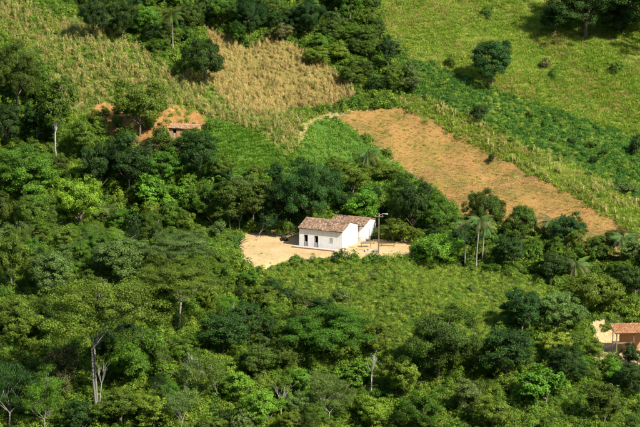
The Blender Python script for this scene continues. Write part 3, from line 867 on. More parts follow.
HROT = R(-24)     # the long wall runs back to the left
def gable_house(name, label, corner, rot, L, W, EV, RISE, doors, wins, gwins, tile, wallmat, seed, over=.18):
    """local frame: origin = near corner; -x along the long wall, +y along the gable wall"""
    o = empty(name, corner, rot, label=label, cat='house')
    t = .25
    ops = [d for d in doors] + [w for w in wins]
    wall_with_openings('front_wall', o, wallmat, L, EV, t, ops, lambda s, q, z: (-s, q, z))
    wall_with_openings('back_wall', o, wallmat, L, EV, t, [], lambda s, q, z: (-s, W - t + q, z))
    wall_with_openings('gable_wall', o, wallmat, W - .004, EV - .003, t, gwins, lambda s, q, z: (.003 - q, s + .002, z), gable=RISE)
    wall_with_openings('gable_wall', o, wallmat, W - .004, EV - .003, t, [], lambda s, q, z: (-L - .003 + q, s + .002, z), gable=RISE)
    bxm('floor', [(-L + t, -t, t, W - t, -.25, .03)], o, INSIDE)
    for d in doors:
        s0, s1, z0, z1 = d
        dl = bxm('lower_half_door', [(-s1 + .01, -s0 - .01, .06, .11, z0, z0 + .85)], o, GREYW)
        fr = bxm('door_frame', [(-s1 - .05, -s1, -.02, .1, z0, z1), (-s0, -s0 + .05, -.02, .1, z0, z1), (-s1 - .05, -s0 + .05, -.021, .1, z1, z1 + .06)], o, DARKW)
        up = bxm('upper_half_door', [(-s1 - .02, -s1 + .03, .12, .12 + (s1 - s0) * .9, z0 + .87, z1 - .02)], o, DARKW)
    for w in wins:
        s0, s1, z0, z1 = w
        sh = bxm('window_shutter', [(-s1 + .01, -s0 - .01, .03, .07, z0 + .01, z1 - .01)], o, GREYW)
        bxm('sill', [(-s1 - .05, -s0 + .05, -.05, .06, z0 - .06, z0 - .002)], sh, CONC)
    for w in gwins:
        s0, s1, z0, z1 = w
        sh = bxm('window_shutter', [(-.07, -.03, s0 + .01, s1 - .01, z0 + .01, z1 - .01)], o, GREYW)
    # roof: two tiled slopes on a boarded deck
    ov = over; hw = W / 2
    sl_ = math.hypot(hw, RISE); dn = np.array([0, -hw / sl_, -RISE / sl_]); nr = np.array([0, -RISE / sl_, hw / sl_])
    rid = np.array([-L - ov, hw, EV + RISE + .07])
    rf = tiled_slope('roof_tiles', o, tile, rid + [0, 0, .03], (1, 0, 0), dn, nr, L + 2 * ov, sl_ + .3, seed=seed)
    dn2 = dn * [1, -1, 1]; nr2 = nr * [1, -1, 1]
    tiled_slope('roof_tiles', o, tile, rid + [0, 0, .03], (1, 0, 0), dn2, nr2, L + 2 * ov, sl_ + .3, seed=seed + 5)
    V = []
    for x in (-L - ov + .03, ov - .03):
        for dd in (0, 1):
            zz = dd * .05
            V += [(x, hw, EV + RISE + .02 + zz), tuple(np.array([x, hw, EV + RISE + .02 + zz]) + dn * (sl_ + .25)), tuple(np.array([x, hw, EV + RISE + .02 + zz]) + dn2 * (sl_ + .25))]
    F = [(0, 1, 7, 6), (0, 6, 8, 2), (3, 9, 10, 4), (3, 5, 11, 9), (1, 4, 10, 7), (2, 8, 11, 5), (0, 3, 4, 1), (0, 2, 5, 3), (6, 7, 10, 9), (6, 9, 11, 8)]
    me = bpy.data.meshes.new('roof_deck'); me.from_pydata(V, [], F); me.update()
    link('roof_deck', me, o, WOOD)
    # ridge cap of overlapping tiles
    n = int((L + 2 * ov) / .4); V, F, T = [], [], []
    g = np.random.default_rng(seed)
    for i in range(n):
        x0 = -L - ov + i * (L + 2 * ov) / n; x1 = x0 + (L + 2 * ov) / n + .05; b = len(V)
        for k in range(6):
            a = math.pi * k / 5
            for xx, rr in ((x0, .14), (x1, .17)): V.append((xx, hw + math.cos(a) * rr, EV + RISE + .10 + math.sin(a) * rr * .8 + g.normal(0, .004)))
        for k in range(5): F.append((b + 2 * k, b + 2 * k + 1, b + 2 * k + 3, b + 2 * k + 2)); T.append(float(np.clip(g.normal(.55, .2), 0, .9)))
    o2 = link('ridge_tiles', mesh_np('ridge_tiles', np.array(V), np.array(F), {'tint': T}), o, tile); o2['kind'] = 'stuff'
    return o

c0 = Vector((0, 0, float(H(0, 0)) + .02))
house = gable_house('main_house', 'long white farmhouse with mottled brown tiled roof facing the dirt yard', c0, HROT, 7.9, 6.5, 3.15, .95,
            [(7.9 - 1.55, 7.9 - 1.0, .05, 2.0), (7.9 - 3.45, 7.9 - 2.9, .05, 2.0)], [(1.75, 2.35, 1.2, 1.9)], [(1.3, 1.7, 1.2, 1.7)], TILE, WHITE, 1)
# second volume, set back behind the gable end
rot = Matrix.Rotation(HROT, 3, 'Z')
c1 = c0 + rot @ Vector((1.0, 6.9, 0)); 
c1.z = float(H(c1.x, c1.y))
gable_house('rear_house', 'second white house with a narrow gable behind the main farmhouse', c1, HROT, 6.4, 5.2, 2.75, .75,
            [], [], [(1.9, 2.6, .02, 1.9)], TILE, WHITE, 3, over=.12)
# terrace step along the long wall
pl = empty('terrace', c0, HROT, label='low red earth terrace step along the front wall of the farmhouse', cat='terrace')
bxm('retaining_edge', [(-8.7, -.9, -1.35, -1.12, -.6, .16)], pl, PLINTH)
bxm('terrace_floor', [(-8.72, -.88, -1.118, -.01, -.6, .1)], pl, CONC)

# utility pole with a lamp, service cable
pp = pix(378.5, 253.5)
po = empty('utility_pole', pp, 0, label='dark wooden utility pole with a street lamp right of the farmhouse', cat='utility pole')
V, F = [], []; tube(V, F, [(0, 0, -.6), (.02, 0, 3.5), (.05, 0, 6.9)], [.125, .105, .085], 10); link('post', mesh_py('post', V, F), po, WOOD)
bxm('crossarm', [(-.65, .75, -.19, -.10, 6.25, 6.37)], po, WOOD)
for xx in (-.55, .1, .65):
    V, F = [], []; tube(V, F, [(xx, -.145, 6.375), (xx, -.145, 6.47), (xx, -.145, 6.56)], [.035, .06, .04], 8); link('insulator', mesh_py('insulator', V, F), po, CONC)
V, F = [], []; tube(V, F, [(.12, 0, 6.5), (.6, -.08, 6.78), (1.04, -.12, 6.8)], [.03, .03, .03], 6); link('lamp_arm', mesh_py('lamp_arm', V, F), po, METAL)
V, F = [], []; tube(V, F, [(1.0, -.12, 6.78), (1.12, -.13, 6.77), (1.45, -.15, 6.74), (1.56, -.15, 6.74)], [.04, .08, .10, .04], 8); link('lamp_head', mesh_py('lamp_head', V, F), po, METAL)
V, F = [], []
a = c0 + rot @ Vector((.02, .25, 2.15)); b = Vector(pp) + Vector((0, -.16, 3.3))
pts = [np.array(a.lerp(b, t)) - np.array([0, 0, .35 * math.sin(math.pi * t)]) for t in np.linspace(0, 1, 10)]
tube(V, F, pts, [.018] * 10, 5); cb = link('service_cable', mesh_py('service_cable', V, F), None, BLACKW)
tag(cb, 'thin dark cable sagging from the farmhouse corner to the utility pole', 'cable')

# yard things
tb = empty('wooden_table', pix(366, 247), R(8), label='low dark wooden table beside the second house gable', cat='table')
bxm('table_top', [(-.9, .9, -.45, .45, .68, .76)], tb, WOOD)
for sx in (-.8, .74):
    for sy in (-.4, .34): bxm('leg', [(sx, sx + .07, sy, sy + .07, 0, .68)], tb, WOOD)
sb = link('water_trough', None, None) if False else None
wt = empty('water_trough', pix(371.5, 251.5), R(4), label='low pale concrete trough just left of the utility pole foot', cat='trough')
bxm('basin_wall', [(-1.1, 1.1, -.5, -.38, -.1, .3), (-1.1, 1.1, .38, .5, -.1, .3), (-1.1, -.98, -.379, .379, -.1, .298), (.98, 1.1, -.379, .379, -.1, .298)], wt, CONC)
bxm('basin_floor', [(-.97, .97, -.37, .37, -.1, .12)], wt, CONC)
bn = empty('wooden_bench', pix(388, 246), R(-6), label='long low dark bench right of the utility pole', cat='bench')
bxm('seat', [(-1.3, 1.3, -.2, .2, .42, .48)], bn, WOOD)
for sx in (-1.1, 1.0): bxm('leg', [(sx, sx + .1, -.17, .17, 0, .42)], bn, WOOD)
wp = empty('wood_pile', pix(285, 240), R(10), label='pile of dark cut logs at the back edge of the dirt yard', cat='wood pile')
k = 0
for row, n in enumerate((5, 4, 3)):
    for i in range(n):
        V, F = [], []; x = (i - n / 2) * .26; z = .12 + row * .22
        tube(V, F, [(x, -.7 + rnd.uniform(-.1, .1), z), (x, .7 + rnd.uniform(-.1, .1), z)], [.12, .11], 8); link('log', mesh_py('log', V, F), wp, WOOD)

# mud hut on the red earth bank (upper left)
ha = HUT_A; za = float(H(ha.x, ha.y))
hb = gable_house('mud_hut', 'small orange mud walled hut with a dark doorway on the red earth', Vector((ha.x + 2.1, ha.y - .6, za)), R(-8), 5.2, 3.4, 1.75, .3,
            [(3.9, 4.4, .02, 1.5)], [], [], tile_mat('pink_worn_tile', [(.2, (.26, .14, .06)), (.6, (.38, .21, .10)), (1., (.46, .30, .18))]), ADOBE, 9, over=.15)

# tiled open shed (lower right)
q = HUT_B; zb = float(H(q.x, q.y))
sx0 = pix(617.5, 357).x
sh = empty('tiled_shed', (sx0, q.y - 1.2, zb), R(6), label='open shed with orange clay tiled roof on posts at the right edge', cat='shed')
sh.scale = (.85, .85, .82)
hh = 4.0
for (x, y) in ((0, 0), (3.2, 0), (6.4, 0), (0, 3.4), (3.2, 3.4), (6.4, 3.4)):
    bxm('post', [(x - .09, x + .09, y - .09, y + .09, -.5, hh + (.55 if y else 0))], sh, WOOD if (x, y) != (0, 3.4) else WHITE)
bxm('beam', [(-.3, 6.9, -.08, .08, hh, hh + .16)], sh, WOOD); bxm('beam', [(-.3, 6.9, 3.32, 3.48, hh + .55, hh + .71)], sh, WOOD)
bxm('back_wall', [(1.2, 6.3, 3.1, 3.3, -.3, 3.2)], sh, ADOBE)
bxm('loft_shelf', [(-.6, 3.1, .1, 1.5, 2.0, 2.1)], sh, WOOD)
RISE2 = .55; sl2 = math.hypot(4.4, .75)
tiled_slope('roof_tiles', sh, TILE2, (-.5, 3.9, hh + .95), (1, 0, 0), (0, -4.4 / sl2, -.75 / sl2), (0, -.75 / sl2, 4.4 / sl2), 7.6, sl2, seed=4, tw=.28)
me = bpy.data.meshes.new('roof_deck'); me.from_pydata([(-.48, 3.88, hh + .88), (7.08, 3.88, hh + .88), (7.08, -.48, hh + .14), (-.48, -.48, hh + .14), (-.48, 3.88, hh + .94), (7.08, 3.88, hh + .94), (7.08, -.48, hh + .20), (-.48, -.48, hh + .20)], [], [(0, 1, 2, 3), (7, 6, 5, 4), (0, 4, 5, 1), (1, 5, 6, 2), (2, 6, 7, 3), (3, 7, 4, 0)]); link('roof_deck', me, sh, WOOD)

# ------------------------------------------------------------------ forest fill
P_ = lambda *a: list(a)
FOREST = [
 ('in the lower left forest', P_((-60, 155), (60, 165), (85, 195), (150, 200), (226, 205), (228, 245), (236, 275), (262, 282), (300, 308), (385, 352), (385, 450), (-60, 450)),
    [('bushy', 4), ('round', 2), ('tall', .6), ('feather', 1.5), ('sparse', .6), ('broadleaf', 1), ('shrub', 1.5)], ['gr', 'ol', 'md', 'md', 'dk', 'dol', 'ol', 'br'], (3.4, 6.4), (3., 5.6), .50),
 ('on the lower right slope', P_((385, 352), (480, 345), (495, 338), (575, 300), (640, 300), (720, 290), (720, 450), (385, 450)),
    [('bushy', 4), ('round', 1), ('tall', .3), ('broadleaf', 2), ('shrub', 3)], ['md', 'ol', 'dol', 'dk', 'br', 'br', 'ol', 'md'], (2.2, 4.8), (1.6, 3.6), .66),
 ('in the belt of trees under the fields', P_((-60, 90), (40, 95), (60, 130), (80, 150), (130, 172), (170, 172), (215, 178), (260, 182), (300, 186), (345, 190), (400, 215), (440, 224), (470, 238), (560, 248), (640, 256), (720, 262), (720, 292), (560, 286), (470, 268), (452, 256), (420, 242), (380, 232), (250, 230), (225, 206), (60, 165), (-60, 155)),
    [('bushy', 4), ('round', 3), ('tall', .8), ('broadleaf', 2)], ['md', 'md', 'ol', 'dk', 'br', 'dol', 'tl'], (3., 5.), (3., 5.), .42),
 ('in the gully at the top', P_((70, -90), (380, -90), (375, 20), (395, 60), (425, 96), (392, 102), (350, 84), (330, 64), (292, 42), (275, 34), (240, 44), (200, 25), (196, 60), (160, 56), (120, 36), (85, 20)),
    [('bushy', 4), ('round', 4), ('tall', 1)], ['md', 'dk', 'dol', 'ol', 'tl', 'gr'], (3., 5.5), (3., 5.4), .42),
 ('on the scrub slope below the yard', P_((262, 278), (300, 271), (420, 270), (470, 274), (560, 290), (500, 335), (385, 345), (300, 305)),
    [('shrub', 3)], ['br', 'ol', 'md', 'lime', 'br', 'lime', 'gr'], (1.2, 2.4), (.6, 1.4), 1.3),
 ('along the weedy field border', P_((395, 64), (500, 100), (640, 142), (700, 160), (700, 205), (640, 200), (560, 168), (500, 140), (440, 110), (400, 92)),
    [('shrub', 3)], ['br', 'ol', 'md', 'dk'], (1.6, 3.0), (1., 1.8), 1.1),
]
def weighted(lst):
    s = rnd.uniform(0, sum(w for _, w in lst))
    for k, w in lst:
        s -= w
        if s <= 0: return k
    return lst[-1][0]
# landmarks used to say which filler plant is which
MARKS = [('the white farmhouse', 340, 240), ('the dirt yard', 262, 252), ('the lower left umbrella tree', 100, 320), ('the bright dome tree', 30, 175),
         ('the forked grey trunks', 96, 375), ('the feathery grey green tree', 328, 395), ('the forked white snag', 371, 375), ('the broadest dark olive tree', 437, 345),
         ('the round deep green tree', 504, 355), ('the tiled shed', 632, 340), ('the close trio of palms', 475, 245), ('the middle palm', 549, 235),
         ('the mud hut', 185, 132), ('the pale slender trunk', 57, 135), ('the lone round tree', 491, 60), ('the slim snag', 281, 405),
         ('the pale twigged trees', 203, 385), ('the brownish bush', 283, 30), ('the pale trunked palm', 173, 28),
         ('the lower left corner', 8, 415), ('the lower right corner', 632, 420), ('the right edge palm', 623, 245), ('the wide mid green tree', 330, 330),
         ('the green crop band', 560, 150), ('the dirt clearing', 600, 340), ('the left edge', 4, 300), ('the dark gap in the forest', 182, 338), ('the bottom edge', 420, 425), ('the left forest middle', 120, 255)]
def size_word(w): return 'small' if w < 2.4 else ('low' if w < 3.6 else ('medium' if w < 5 else 'large'))
shape = dict(round='rounded tree', bushy='bushy tree', tall='slender tree', feather='feathery tree', sparse='thin leaved tree', broadleaf='broadleaf bush', shrub='bush')
fill = []
for rname, poly, kinds, cols, wr, hr, sp in FOREST:
    n_try = 5200 if wr[1] > 2.7 else 2600
    xs = rng.uniform(-64, 62, n_try); ys = rng.uniform(-60, 88, n_try)
    zs = H(xs, ys); qx, qy = proj(xs, ys, zs)
    ok = inpoly(qx, qy, poly)
    for x, y, a_, b_ in zip(xs[ok], ys[ok], qx[ok], qy[ok]):
        if a_ < -40 or a_ > 680 or b_ > 445 or b_ < -35: continue
        w = rnd.uniform(*wr); h = rnd.uniform(*hr) * (.75 + .25 * w / wr[1])
        k = weighted(kinds)
        if k == 'feather' or k == 'tall': h *= 1.15; w *= .85
        if math.hypot(x - 0, y - 3) < 14 and y > -8: continue
        if 585 < a_ < 660 and 318 < b_ < 380: continue
        if 585 < a_ < 660 and b_ >= 380: h = min(h, 3.0)
        if 88 < a_ < 215 and 100 < b_ < 168: continue
        if math.hypot(a_ - 233, (b_ - 250) * 1.3) < 16: h = min(h, 1.0); w = min(w, 2.); k = 'shrub'
        if 455 < a_ < 492 and 262 < b_ < 300: h = min(h, 1.6)
        if 215 < a_ < 300 and 268 < b_ < 300: h = min(h, 2.8)
        if any(math.hypot(x - px_, y - py_) < sp * (w * .5 + pr) * 1.35 for px_, py_, pr in placed): continue
        placed.append((x, y, w / 2))
        fill.append((k, x, y, w, h, rnd.choice(cols), a_, b_, rname))
seen = {}
rows = []
for k, x, y, w, h, c, a_, b_, rname in fill:
    cy = b_ - h * PXM * .5
    vis_ = -5 < a_ < 645 and -5 < cy < 432
    nmk, mx_, my_ = min(MARKS, key=lambda m: math.hypot(m[1] - a_, (m[2] - cy)))
    dx, dy = a_ - mx_, cy - my_; d = math.hypot(dx, dy)
    how = ('right of' if dx > 0 else 'left of') if abs(dx) > abs(dy) * 1.6 else (('below' if dy > 0 else 'above') if abs(dy) > abs(dx) * 1.6 else (('below' if dy > 0 else 'above') + (' right of' if dx > 0 else ' left of')))
    near = 'close ' if d < 26 else ('' if d < 52 else 'well ')
    lab = f'{size_word(w)} {CNAME[c]} {shape[k]} {near}{how} {nmk}' if vis_ else f'{CNAME[c]} {shape[k]} {rname} beyond the frame edge'
    rows.append([k, x, y, w, h, c, lab, rname]); seen[lab] = seen.get(lab, 0) + 1
dupl = {}
for r_ in rows: dupl.setdefault(r_[6], []).append(r_)
for lab, rs in dupl.items():
    if len(rs) == 3 and 'beyond the frame' not in lab:
        rs.sort(key=lambda r_: -r_[2])
        for w_, r_ in zip(('uppermost', 'middle', 'lowest'), rs): r_[6] = w_ + ' ' + lab; seen[r_[6]] = 1
    if len(rs) == 2 and 'beyond the frame' not in lab:
        rs.sort(key=lambda r_: -r_[4])
        for w_, r_ in zip(('taller', 'shorter'), rs): r_[6] = lab.replace(lab.split(' ')[0], w_ + ' ' + lab.split(' ')[0], 1); seen[r_[6]] = 1
for k, x, y, w, h, c, lab, rname in rows:
    g_ = 'trees and bushes ' + rname
    small = k in ('shrub', 'broadleaf')
    nme = KN[k]
    place_tree(k, x, y, w, h, c, nme, lab, 'bush' if small else 'tree', g_ if seen[lab] < 2 else lab + ' group', mark=False)
print('hand trees', len(TREES), 'fill', len(rows), 'shared labels', sum(v for v in seen.values() if v > 1))

# ------------------------------------------------------------------ scattered stuff (geometry-node instances of plant meshes)
def proto(name, me): return bpy.data.objects.new(name, me)       # never linked to the scene: only its instances are seen
def gn_scatter(name, pts, rots, scls, pobj, label):
    me = bpy.data.meshes.new(name); me.vertices.add(len(pts)); me.vertices.foreach_set('co', np.asarray(pts, np.float32).ravel())
    a = me.attributes.new('rot', 'FLOAT_VECTOR', 'POINT'); a.data.foreach_set('vector', np.asarray(rots, np.float32).ravel())
    a = me.attributes.new('scl', 'FLOAT_VECTOR', 'POINT'); a.data.foreach_set('vector', np.asarray(scls, np.float32).ravel())
    o = link(name, me); tag(o, label, name.replace('_', ' '), kind='stuff')
    ng = bpy.data.node_groups.new(name + '_scatter', 'GeometryNodeTree')
    ng.interface.new_socket('Geometry', in_out='INPUT', socket_type='NodeSocketGeometry'); ng.interface.new_socket('Geometry', in_out='OUTPUT', socket_type='NodeSocketGeometry')
    N = ng.nodes; gi = N.new('NodeGroupInput'); go = N.new('NodeGroupOutput'); ip = N.new('GeometryNodeInstanceOnPoints')
    oi = N.new('GeometryNodeObjectInfo'); oi.inputs['Object'].default_value = pobj; oi.inputs['As Instance'].default_value = True
    for nm_, sock in (('rot', 'Rotation'), ('scl', 'Scale')):
        na = N.new('GeometryNodeInputNamedAttribute'); na.data_type = 'FLOAT_VECTOR'; na.inputs['Name'].default_value = nm_
        ng.links.new(na.outputs[0], ip.inputs[sock])
    ng.links.new(gi.outputs[0], ip.inputs['Points']); ng.links.new(oi.outputs['Geometry'], ip.inputs['Instance']); ng.links.new(ip.outputs[0], go.inputs[0])
    md = o.modifiers.new('scatter', 'NODES'); md.node_group = ng
    return o

def scatter(name, regions, density, pobj, label, smin, smax, rows=None, mask=None, tilt=.12, poly=None, notpoly=None, sink=.05):
    area = 128 * 155
    n = int(area * density)
    x = rng.uniform(-66, 62, n); y = rng.uniform(-62, 93, n)
    if rows:
        sp_, ang = rows; ca, sa = math.cos(ang), math.sin(ang)
        u = x * ca + y * sa; v = -x * sa + y * ca
        v = np.round(v / sp_) * sp_ + rng.normal(0, sp_ * .12, n)
        x = u * ca - v * sa; y = u * sa + v * ca
    r, qx, qy = region_at(x, y)
    ok = np.isin(r, [RID[q_] for q_ in regions]) & (qx > -45) & (qx < 685) & (qy < 450) & (qy > -50)
    if poly is not None: ok &= inpoly(qx, qy, poly)
    if notpoly is not None: ok &= ~inpoly(qx, qy, notpoly)
    if mask is not None: ok &= mask(x, y) > rng.uniform(0, 1, n)
    ok &= ~((np.abs(x + 3) < 9) & (y > -2) & (y < 12))
    x, y = x[ok], y[ok]; z = H(x, y) - sink; m = len(x)
    s = rng.uniform(smin, smax, m)
    gn_scatter(name, np.stack([x, y, z], 1), np.stack([rng.normal(0, tilt, m), rng.normal(0, tilt, m), rng.uniform(0, 6.28, m)], 1),
               np.stack([s, s, s * rng.uniform(.75, 1.25, m)], 1), pobj, label)
    return m

def patch(x, y, s=.12, ph=0.):
    v = np.sin(x * s * 2.1 + ph + 1.7 * np.sin(y * s * 1.3 + ph)) * np.sin(y * s * 2.7 + ph * 2 + 1.3 * np.sin(x * s * 1.9)) + .4 * np.sin(x * s * 7 + y * s * 5 + ph)
    return np.clip(.5 + .6 * v, 0, 1)

def bush_mesh(n, rad, h, leaf, seed, mat, nl=8, aspect=.55):
    g = np.random.default_rng(seed)
    P, N, t, _, _ = crown_pts(g, n, (rad, rad, h), nl, .5, h * .55, lowcut=-.6, irregular=.5)
    me = mesh_np('leaf_clump', leaf_quads(P, N, leaf * g.uniform(.6, 1.3, len(P)), g, aspect), np.arange(len(P) * 4).reshape(-1, 4), {'tint': t}); me.materials.append(mat); return me
def tuft_mesh(n, rad, h, w, seed, mat, spread=.5):
    g = np.random.default_rng(seed); V, T = [], []
    for i in range(n):
        a = g.uniform(0, 6.28); r = rad * math.sqrt(g.uniform()); b = np.array([math.cos(a) * r, math.sin(a) * r, 0.])
        hh_ = h * g.uniform(.55, 1.15); d = np.array([math.cos(a), math.sin(a), 0]) * spread * hh_ * g.uniform(.2, 1) + np.array([0, 0, hh_])
        a2 = g.uniform(0, 6.28); s = np.array([math.cos(a2), math.sin(a2), 0]) * w
        V += [b - s, b + s, b + d * .6 + s * .8, b + d * .55 - s * .8]; T.append(g.uniform(.7, 1.2))
        V += [b + d * .55 - s * .8, b + d * .6 + s * .8, b + d * [1.15, 1.15, .95] + s * .1, b + d * [1.15, 1.15, .95] - s * .1]; T.append(g.uniform(.85, 1.4))
    me = mesh_np('tuft', np.array(V), np.arange(len(V)).reshape(-1, 4), {'tint': T}); me.materials.append(mat); return me
def corn_mesh(seed, mat, nleaf=9, h=1.9):
    g = np.random.default_rng(seed); V, T = [], []
    def strip(p0, p1, p2, w0, w1):
        d = p2 - p0; s = np.cross(d, [0, 0, 1.]) ; s = s / (np.linalg.norm(s) + 1e-6) if np.linalg.norm(s) > 1e-4 else np.array([1., 0, 0])
        V.extend([p0 - s * w0, p0 + s * w0, p1 + s * w1, p1 - s * w1]); T.append(g.uniform(.75, 1.3))
        V.extend([p1 - s * w1, p1 + s * w1, p2 + s * .01, p2 - s * .01]); T.append(g.uniform(.75, 1.3))
    for k in range(3):
        bx_, by_ = g.uniform(-.2, .2, 2); hh_ = h * g.uniform(.75, 1.1); top = np.array([bx_ + g.uniform(-.15, .15), by_ + g.uniform(-.15, .15), hh_]); b = np.array([bx_, by_, 0])
        for ang in (0, 1.57):
            s = np.array([math.cos(ang), math.sin(ang), 0]) * .025
            V.extend([b - s, b + s, top + s * .4, top - s * .4]); T.append(g.uniform(.9, 1.2))
        for i in range(nleaf):
            t = .2 + .75 * i / nleaf; p0 = b + (top - b) * t; a = i * 2.6 + g.uniform(-.4, .4); d = np.array([math.cos(a), math.sin(a), 0])
            l = g.uniform(.4, .7); strip(p0, p0 + d * l * .5 + [0, 0, .18], p0 + d * l + [0, 0, -.15 - g.uniform(0, .3)], .035, .05)
        for _ in range(3):
            e = top + np.array([g.normal(0, .1), g.normal(0, .1), .22]); s = np.array([.02, 0, 0]); V.extend([top - s, top + s, e + s, e - s]); T.append(1.3)
    me = mesh_np('corn', np.array(V), np.arange(len(V)).reshape(-1, 4), {'tint': T}); me.materials.append(mat); return me

SM = {
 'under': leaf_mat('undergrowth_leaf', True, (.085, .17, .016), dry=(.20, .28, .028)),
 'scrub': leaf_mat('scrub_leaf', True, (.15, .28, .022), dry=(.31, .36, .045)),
 'grass': leaf_mat('meadow_grass', True, (.19, .31, .024), transl=.35, dry=(.40, .42, .08)),
 'fresh': leaf_mat('fresh_grass_leaf', True, (.17, .32, .025), transl=.35, dry=(.27, .38, .04)),
 'drygrass': leaf_mat('dry_grass', True, (.36, .30, .09), transl=.3, dry=(.48, .34, .15)),
 'corn': leaf_mat('withering_corn', True, (.20, .25, .04), transl=.3, dry=(.50, .40, .15)),
 'drycorn': leaf_mat('dry_corn_leaf', True, (.36, .28, .09), transl=.3, dry=(.60, .42, .18)),
 'green': leaf_mat('young_crop_leaf', True, (.12, .25, .024), transl=.3, dry=(.21, .32, .04)),
 'band': leaf_mat('band_crop_leaf', True, (.055, .165, .02), transl=.3, dry=(.10, .23, .028)),
 'straw': leaf_mat('stubble_straw', True, (.36, .23, .08), transl=.1, dry=(.58, .38, .17)),
}
cnt = {}
forest_no = None
# forest undergrowth
SCR = [(240, 276), (266, 273), (300, 265), (430, 263), (470, 268), (560, 288), (520, 322), (480, 345), (385, 352), (300, 312)]
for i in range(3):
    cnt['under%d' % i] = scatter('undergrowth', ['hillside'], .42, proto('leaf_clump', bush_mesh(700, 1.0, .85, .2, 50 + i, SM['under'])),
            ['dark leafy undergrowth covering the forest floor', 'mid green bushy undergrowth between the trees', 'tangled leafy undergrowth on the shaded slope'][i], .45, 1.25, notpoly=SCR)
for i in range(3):
    scatter('scrub', ['hillside', 'crop_band'], 1.7, proto('leaf_clump', bush_mesh(300, .6, .34, .115, 70 + i, SM['scrub'], 7)),
            ['bright low scrub covering the slope below the yard', 'yellowish low scrub patches on the open slope', 'leafy low scrub along the field borders'][i], .45, 1.1, poly=SCR if i < 2 else None, mask=None)
# grass
scatter('grass', ['meadow', 'weedy_strip'], 5.5, proto('grass_tuft', tuft_mesh(34, .42, .42, .035, 1, SM['grass'], .9)), 'long yellow green grass on the upper right hillside', .6, 1.4)
scatter('dry_grass', ['meadow', 'weedy_strip', 'cornfield'], 3.6, proto('dry_tuft', tuft_mesh(30, .35, .5, .03, 2, SM['drygrass'], .6)), 'dry straw coloured grass in patches on the hillsides', .5, 1.3, mask=lambda x, y: patch(x, y, .085, 1.) ** 1.8)
scatter('meadow_weeds', ['meadow', 'weedy_strip', 'cornfield'], 1.5, proto('weed_clump', bush_mesh(220, .5, .35, .13, 81, SM['scrub'], 6)), 'leafy green weeds dotted over the meadow and fields', .5, 1.6, mask=lambda x, y: patch(x, y, .11, 3.) ** 2.6)
BANDF = [(528, 36), (550, 40), (546, 60), (576, 92), (606, 120), (640, 140), (590, 124), (548, 92), (524, 62)]
scatter('fresh_grass', ['meadow'], 3.0, proto('grass_tuft', tuft_mesh(34, .42, .4, .04, 21, SM['fresh'], .9)), 'fresh bright green grass in a winding band down the meadow', .6, 1.4, poly=BANDF)
scatter('fresh_grass', ['meadow'], 2.2, proto('grass_tuft', tuft_mesh(34, .42, .4, .04, 22, SM['fresh'], .9)), 'patches of fresher green grass across the upper meadow', .6, 1.3, mask=lambda x, y: patch(x, y, .07, 2.2) ** 2)
TANP = [(350, -20), (420, -30), (470, -20), (480, 20), (440, 30), (400, 25), (370, 22)]
scatter('dry_grass', ['meadow'], 3.0, proto('dry_tuft', tuft_mesh(30, .35, .5, .035, 23, SM['drygrass'], .6)), 'straw brown dry grass at the top of the meadow', .6, 1.3, mask=lambda x, y: patch(x, y, .2, 2.), poly=TANP)
# corn
scatter('corn', ['cornfield'], 1.9, proto('corn_clump', corn_mesh(3, SM['corn'])), 'half withered green and straw coloured corn on the left hill', .45, .85, rows=(1.0, R(62)), mask=lambda x, y: .35 + .65 * patch(x, y, .1, 2.))
scatter('dry_corn', ['dry_cornfield'], 3.0, proto('corn_clump', corn_mesh(4, SM['drycorn'])), 'ripe golden dry corn standing in rows beside the gully', .35, .65, rows=(.9, R(62)), mask=lambda x, y: .45 + .55 * sstep((y - 30) / 20 + .3 * patch(x, y, .1, 1.)))
scatter('fading_corn', ['dry_cornfield'], 1.3, proto('corn_clump', corn_mesh(13, SM['corn'])), 'greener corn thinning out along the foot of the golden stand', .4, .75, rows=(.9, R(62)), mask=lambda x, y: 1 - .8 * sstep((y - 34) / 22))
scatter('straggling_corn', ['cornfield'], .5, proto('corn_clump', corn_mesh(14, SM['drycorn'])), 'scattered golden dry stalks among the half withered corn', .4, .75, rows=(.9, R(62)), mask=lambda x, y: patch(x, y, .12, 6.))
scatter('tall_weeds', ['weedy_strip'], 1.2, proto('weed_stalks', corn_mesh(5, SM['corn'], 6, 1.6)), 'tall pale dry weed stalks above the ploughed field', .5, 1.1, mask=lambda x, y: patch(x, y, .2, .7))
scatter('pasture_grass', ['green_pasture'], 5.0, proto('grass_tuft', tuft_mesh(36, .45, .36, .045, 26, SM['green'], .9)), 'thick fresh grass on the green pasture right of the mud hut', .6, 1.3)
scatter('path_grass', ['footpath'], 2.0, proto('grass_tuft', tuft_mesh(26, .3, .3, .035, 27, SM['grass'], .8)), 'grass tufts overgrowing the curved footpath', .5, 1.2)
scatter('pasture_grass', ['cornfield', 'green_pasture', 'hillside'], 3.0, proto('grass_tuft', tuft_mesh(36, .38, .42, .04, 6, SM['green'], .8)), 'fresh green grass on the slope under the corn', .6, 1.3, mask=lambda x, y: .5 + .5 * patch(x, y, .12, 5.), poly=[(-60, -60), (400, -60), (300, 165), (240, 215), (60, 165), (-60, 90)])
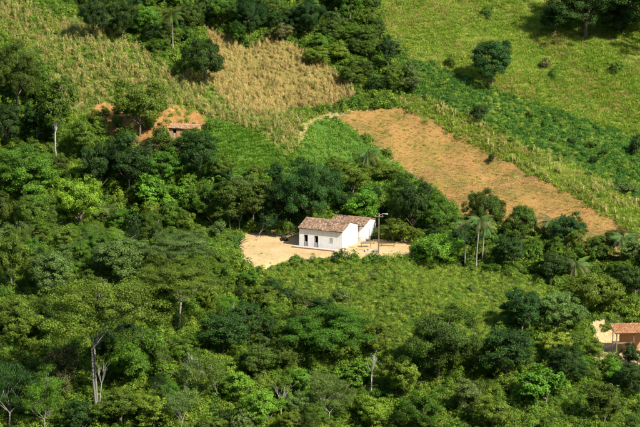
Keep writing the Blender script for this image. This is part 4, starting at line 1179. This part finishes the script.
# crops
EDGE = [(392, 100), (402, 104), (442, 121), (502, 154), (562, 184), (642, 231), (642, 240), (560, 193), (500, 163), (438, 130), (398, 112)]
scatter('border_weeds', ['ploughed_field', 'weedy_strip'], 1.6, proto('weed_clump', bush_mesh(220, .5, .45, .13, 83, SM['scrub'], 6)), 'ragged green weeds creeping over the field border', .4, 1.3, mask=lambda x, y: patch(x, y, .5, 1.), poly=EDGE)
scatter('band_crop', ['crop_band'], 2.8, proto('crop_clump', bush_mesh(120, .42, .32, .16, 91, SM['band'], 5)), 'darker green leafy crop in the long diagonal band', .6, 1.4)
scatter('crop_leaves', ['green_crop_plot'], 2.8, proto('crop_clump', bush_mesh(120, .42, .32, .16, 90, SM['green'], 5)), 'dense bright leafy crop covering the plots', .6, 1.4)
scatter('field_stubble', ['ploughed_field'], 4.5, proto('stubble_tuft', tuft_mesh(12, .25, .16, .03, 8, SM['straw'], 1.4)), 'short straw stubble on the ploughed brown field', .5, 1.3, rows=(.75, R(-27)))
scatter('field_weeds', ['ploughed_field'], 1.3, proto('weed_tuft', tuft_mesh(22, .3, .3, .035, 9, SM['grass'], 1.0)), 'sparse green weeds sprouting on the ploughed field', .4, 1.1, mask=lambda x, y: patch(x, y, .11, 4.) ** 1.5)
# yard edges
scatter('bank_weeds', ['red_earth_bank'], 1.1, proto('weed_clump', bush_mesh(200, .5, .4, .13, 95, SM['scrub'], 6)), 'straggling weeds growing over the red earth cut', .4, 1.3, mask=lambda x, y: patch(x, y, .45, 5.) ** 2)
YR = [(236, 272), (240, 264), (300, 259), (430, 256), (440, 272), (236, 284)]
scatter('yard_grass', ['dirt_yard', 'hillside', 'dirt_clearing'], .8, proto('grass_tuft', tuft_mesh(30, .35, .35, .035, 10, SM['green'], .8)), 'short green grass fringing the dirt yard', .5, 1.2, poly=YR)
scatter('clearing_grass', ['dirt_clearing', 'dirt_yard', 'red_earth_bank'], .5, proto('grass_tuft', tuft_mesh(26, .3, .3, .035, 11, SM['scrub'], .8)), 'scattered grass tufts on the bare dirt', .3, 1.0, mask=lambda x, y: patch(x, y, .3, 2.) ** 3)
print('done', cnt, len(bpy.data.objects))
